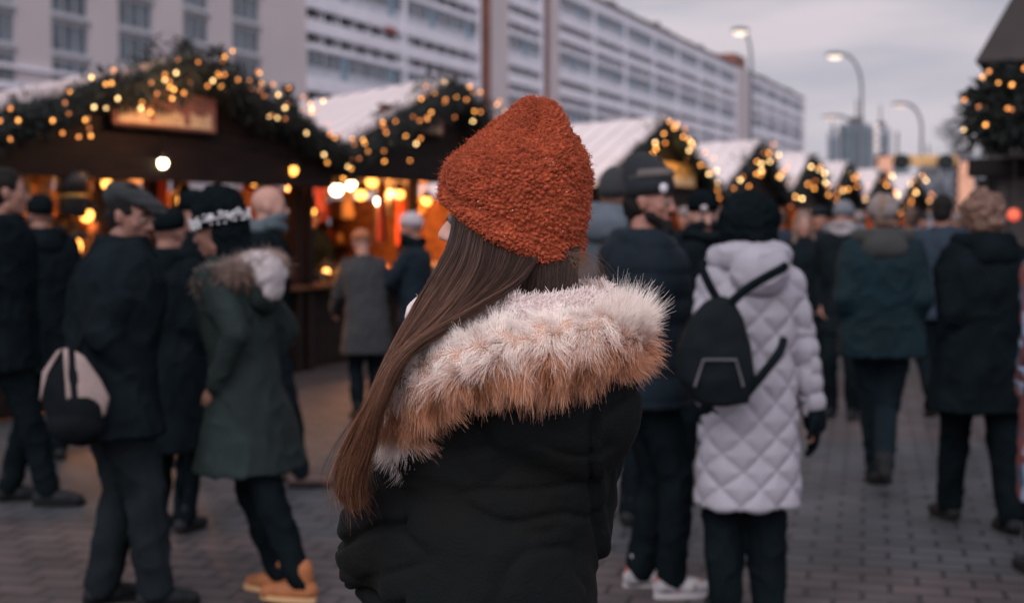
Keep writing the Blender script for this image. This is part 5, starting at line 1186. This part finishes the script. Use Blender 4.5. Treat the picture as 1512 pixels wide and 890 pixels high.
# --- walkers on the right
def fluffy_grey(I):
    h = beanie(I['root'], I['hm'], I['s'], grey_fluff, tall=.02, noisy=.010, lo=.0)
I = person('man in a teal jacket and fluffy grey hat walking away on the right', 1303, 8.35, 1.73, 8, head=(0, 0, 0), feet=((.20, 0), (-.22, 0)), lift=(.0, .08), foot_gap=.0, coat=teal_cloth, hem=.80, bulk=1.32, pants=M('jeans_dark', (.008, .0145, .020), .85, var=.3, spec=.05), legw=.98, hat=fluffy_grey, hood=std_hood(M('hood_dark_green', (.024, .027, .027), .9, var=.2), 1.2, .0), hair=dir_hair(blond_hair, full=.0))
person('man in a slate blue jacket with dark hair seen between two walkers', 1392, 11.2, 1.78, 5, head=(20, 0, 0), coat=blue_cloth, hem=.8, bulk=1.15, hair=dir_hair(dark_hair, full=.006), feet=((-.2, 0), (.2, 0)), lift=(.08, 0), pants=ink_cloth)
person('curly brown haired person in a long black coat walking away near the right edge', 1452, 7.33, 1.71, 350, feet=((.18, 0), (-.2, 0)), foot_gap=.07, coat=ink_cloth, hem=.62, bulk=1.30, flare=.03, hair=dir_hair(curly_hair, full=.022, curly=.014), hood=std_hood(ink_cloth, 1.15, .0), pants=ink_cloth, legw=1.1)
pat = bpy.data.materials.new('patterned_wool'); pat.use_nodes = True; nt = pat.node_tree; vb = nt.nodes.new('ShaderNodeTexVoronoi'); vb.inputs['Scale'].default_value = 16; tc = nt.nodes.new('ShaderNodeTexCoord'); nt.links.new(tc.outputs['Object'], vb.inputs['Vector'])
cr = nt.nodes.new('ShaderNodeValToRGB'); cr.color_ramp.interpolation = 'CONSTANT'; e0 = cr.color_ramp.elements; e0[0].color = (.16, .04, .04, 1); e0[1].position = .35; e0[1].color = (.04, .06, .10, 1); e2 = e0.new(.6); e2.color = (.20, .28, .40, 1); e3 = e0.new(.75); e3.color = (.10, .03, .03, 1)
sp_ = nt.nodes.new('ShaderNodeSeparateXYZ'); nt.links.new(vb.outputs['Color'], sp_.inputs[0]); nt.links.new(sp_.outputs[0], cr.inputs['Fac']); nt.links.new(cr.outputs[0], nt.nodes['Principled BSDF'].inputs['Base Color']); nt.nodes['Principled BSDF'].inputs['Roughness'].default_value = .9
person('person in a long red, blue and white patterned coat cut off by the right edge', 1572, 6.3, 1.66, 345, coat=pat, hem=.35, bulk=1.0, hair=dir_hair(dark_hair, full=.01), pants=ink_cloth)
# --- far crowd
crowd = [(886, 15, 1.72, 30), (1012, 16, 1.7, 200), (1150, 17.5, 1.75, 10), (1208, 15.5, 1.70, 170), (1226, 21, 1.75, 0), (1268, 17, 1.68, 15), (1345, 16, 1.72, 350), (1362, 22, 1.7, 180), (1382, 27, 1.74, 10), (1412, 18, 1.66, 200), (1340, 30, 1.73, 0), (1322, 36, 1.75, 20), (1300, 28, 1.7, 180), (1130, 22, 1.7, 0), (1500, 16, 1.7, 0), (1425, 24, 1.76, 350)]
def far_variant(k, px, d, H, f, label):
    cm = (ink_cloth, black_cloth, blue_cloth, slate_cloth)[k]; kw = dict(hat=dir_beanie((ink_cloth, grey_fluff, slate_cap, navy_cloth)[k], tall=.01)) if k != 2 else dict(hair=dir_hair(brown_hair))
    return person(label, px, d, H, f, coat=cm, hem=(.6, .8, .78, .5)[k], bulk=1.1, feet=((.12, 0), (-.12, 0)), voxel=.014, cvox=.02, group='distant visitors in dark winter clothes', pants=ink_cloth, **kw)['root']
fl = ['distant visitor in a black coat and black hat down the market lane', 'distant visitor in a dark jacket and fluffy grey hat down the lane', 'distant bareheaded visitor in a blue jacket down the market lane', 'distant visitor in a long slate coat and navy hat down the lane']
protos = []
for i, (px, d, H, f) in enumerate(crowd):
    k = i % 4
    if i < 4: protos.append(far_variant(k, px, d, 1.72, f, fl[k]))
    else:
        c = copy_tree(protos[k]); g = G(px, d); c.location = (g.x, g.y, 0); c.rotation_euler = (0, 0, -R(f)); c.scale = (H / 1.72,) * 3

bpy.data.scenes.remove(TMP)
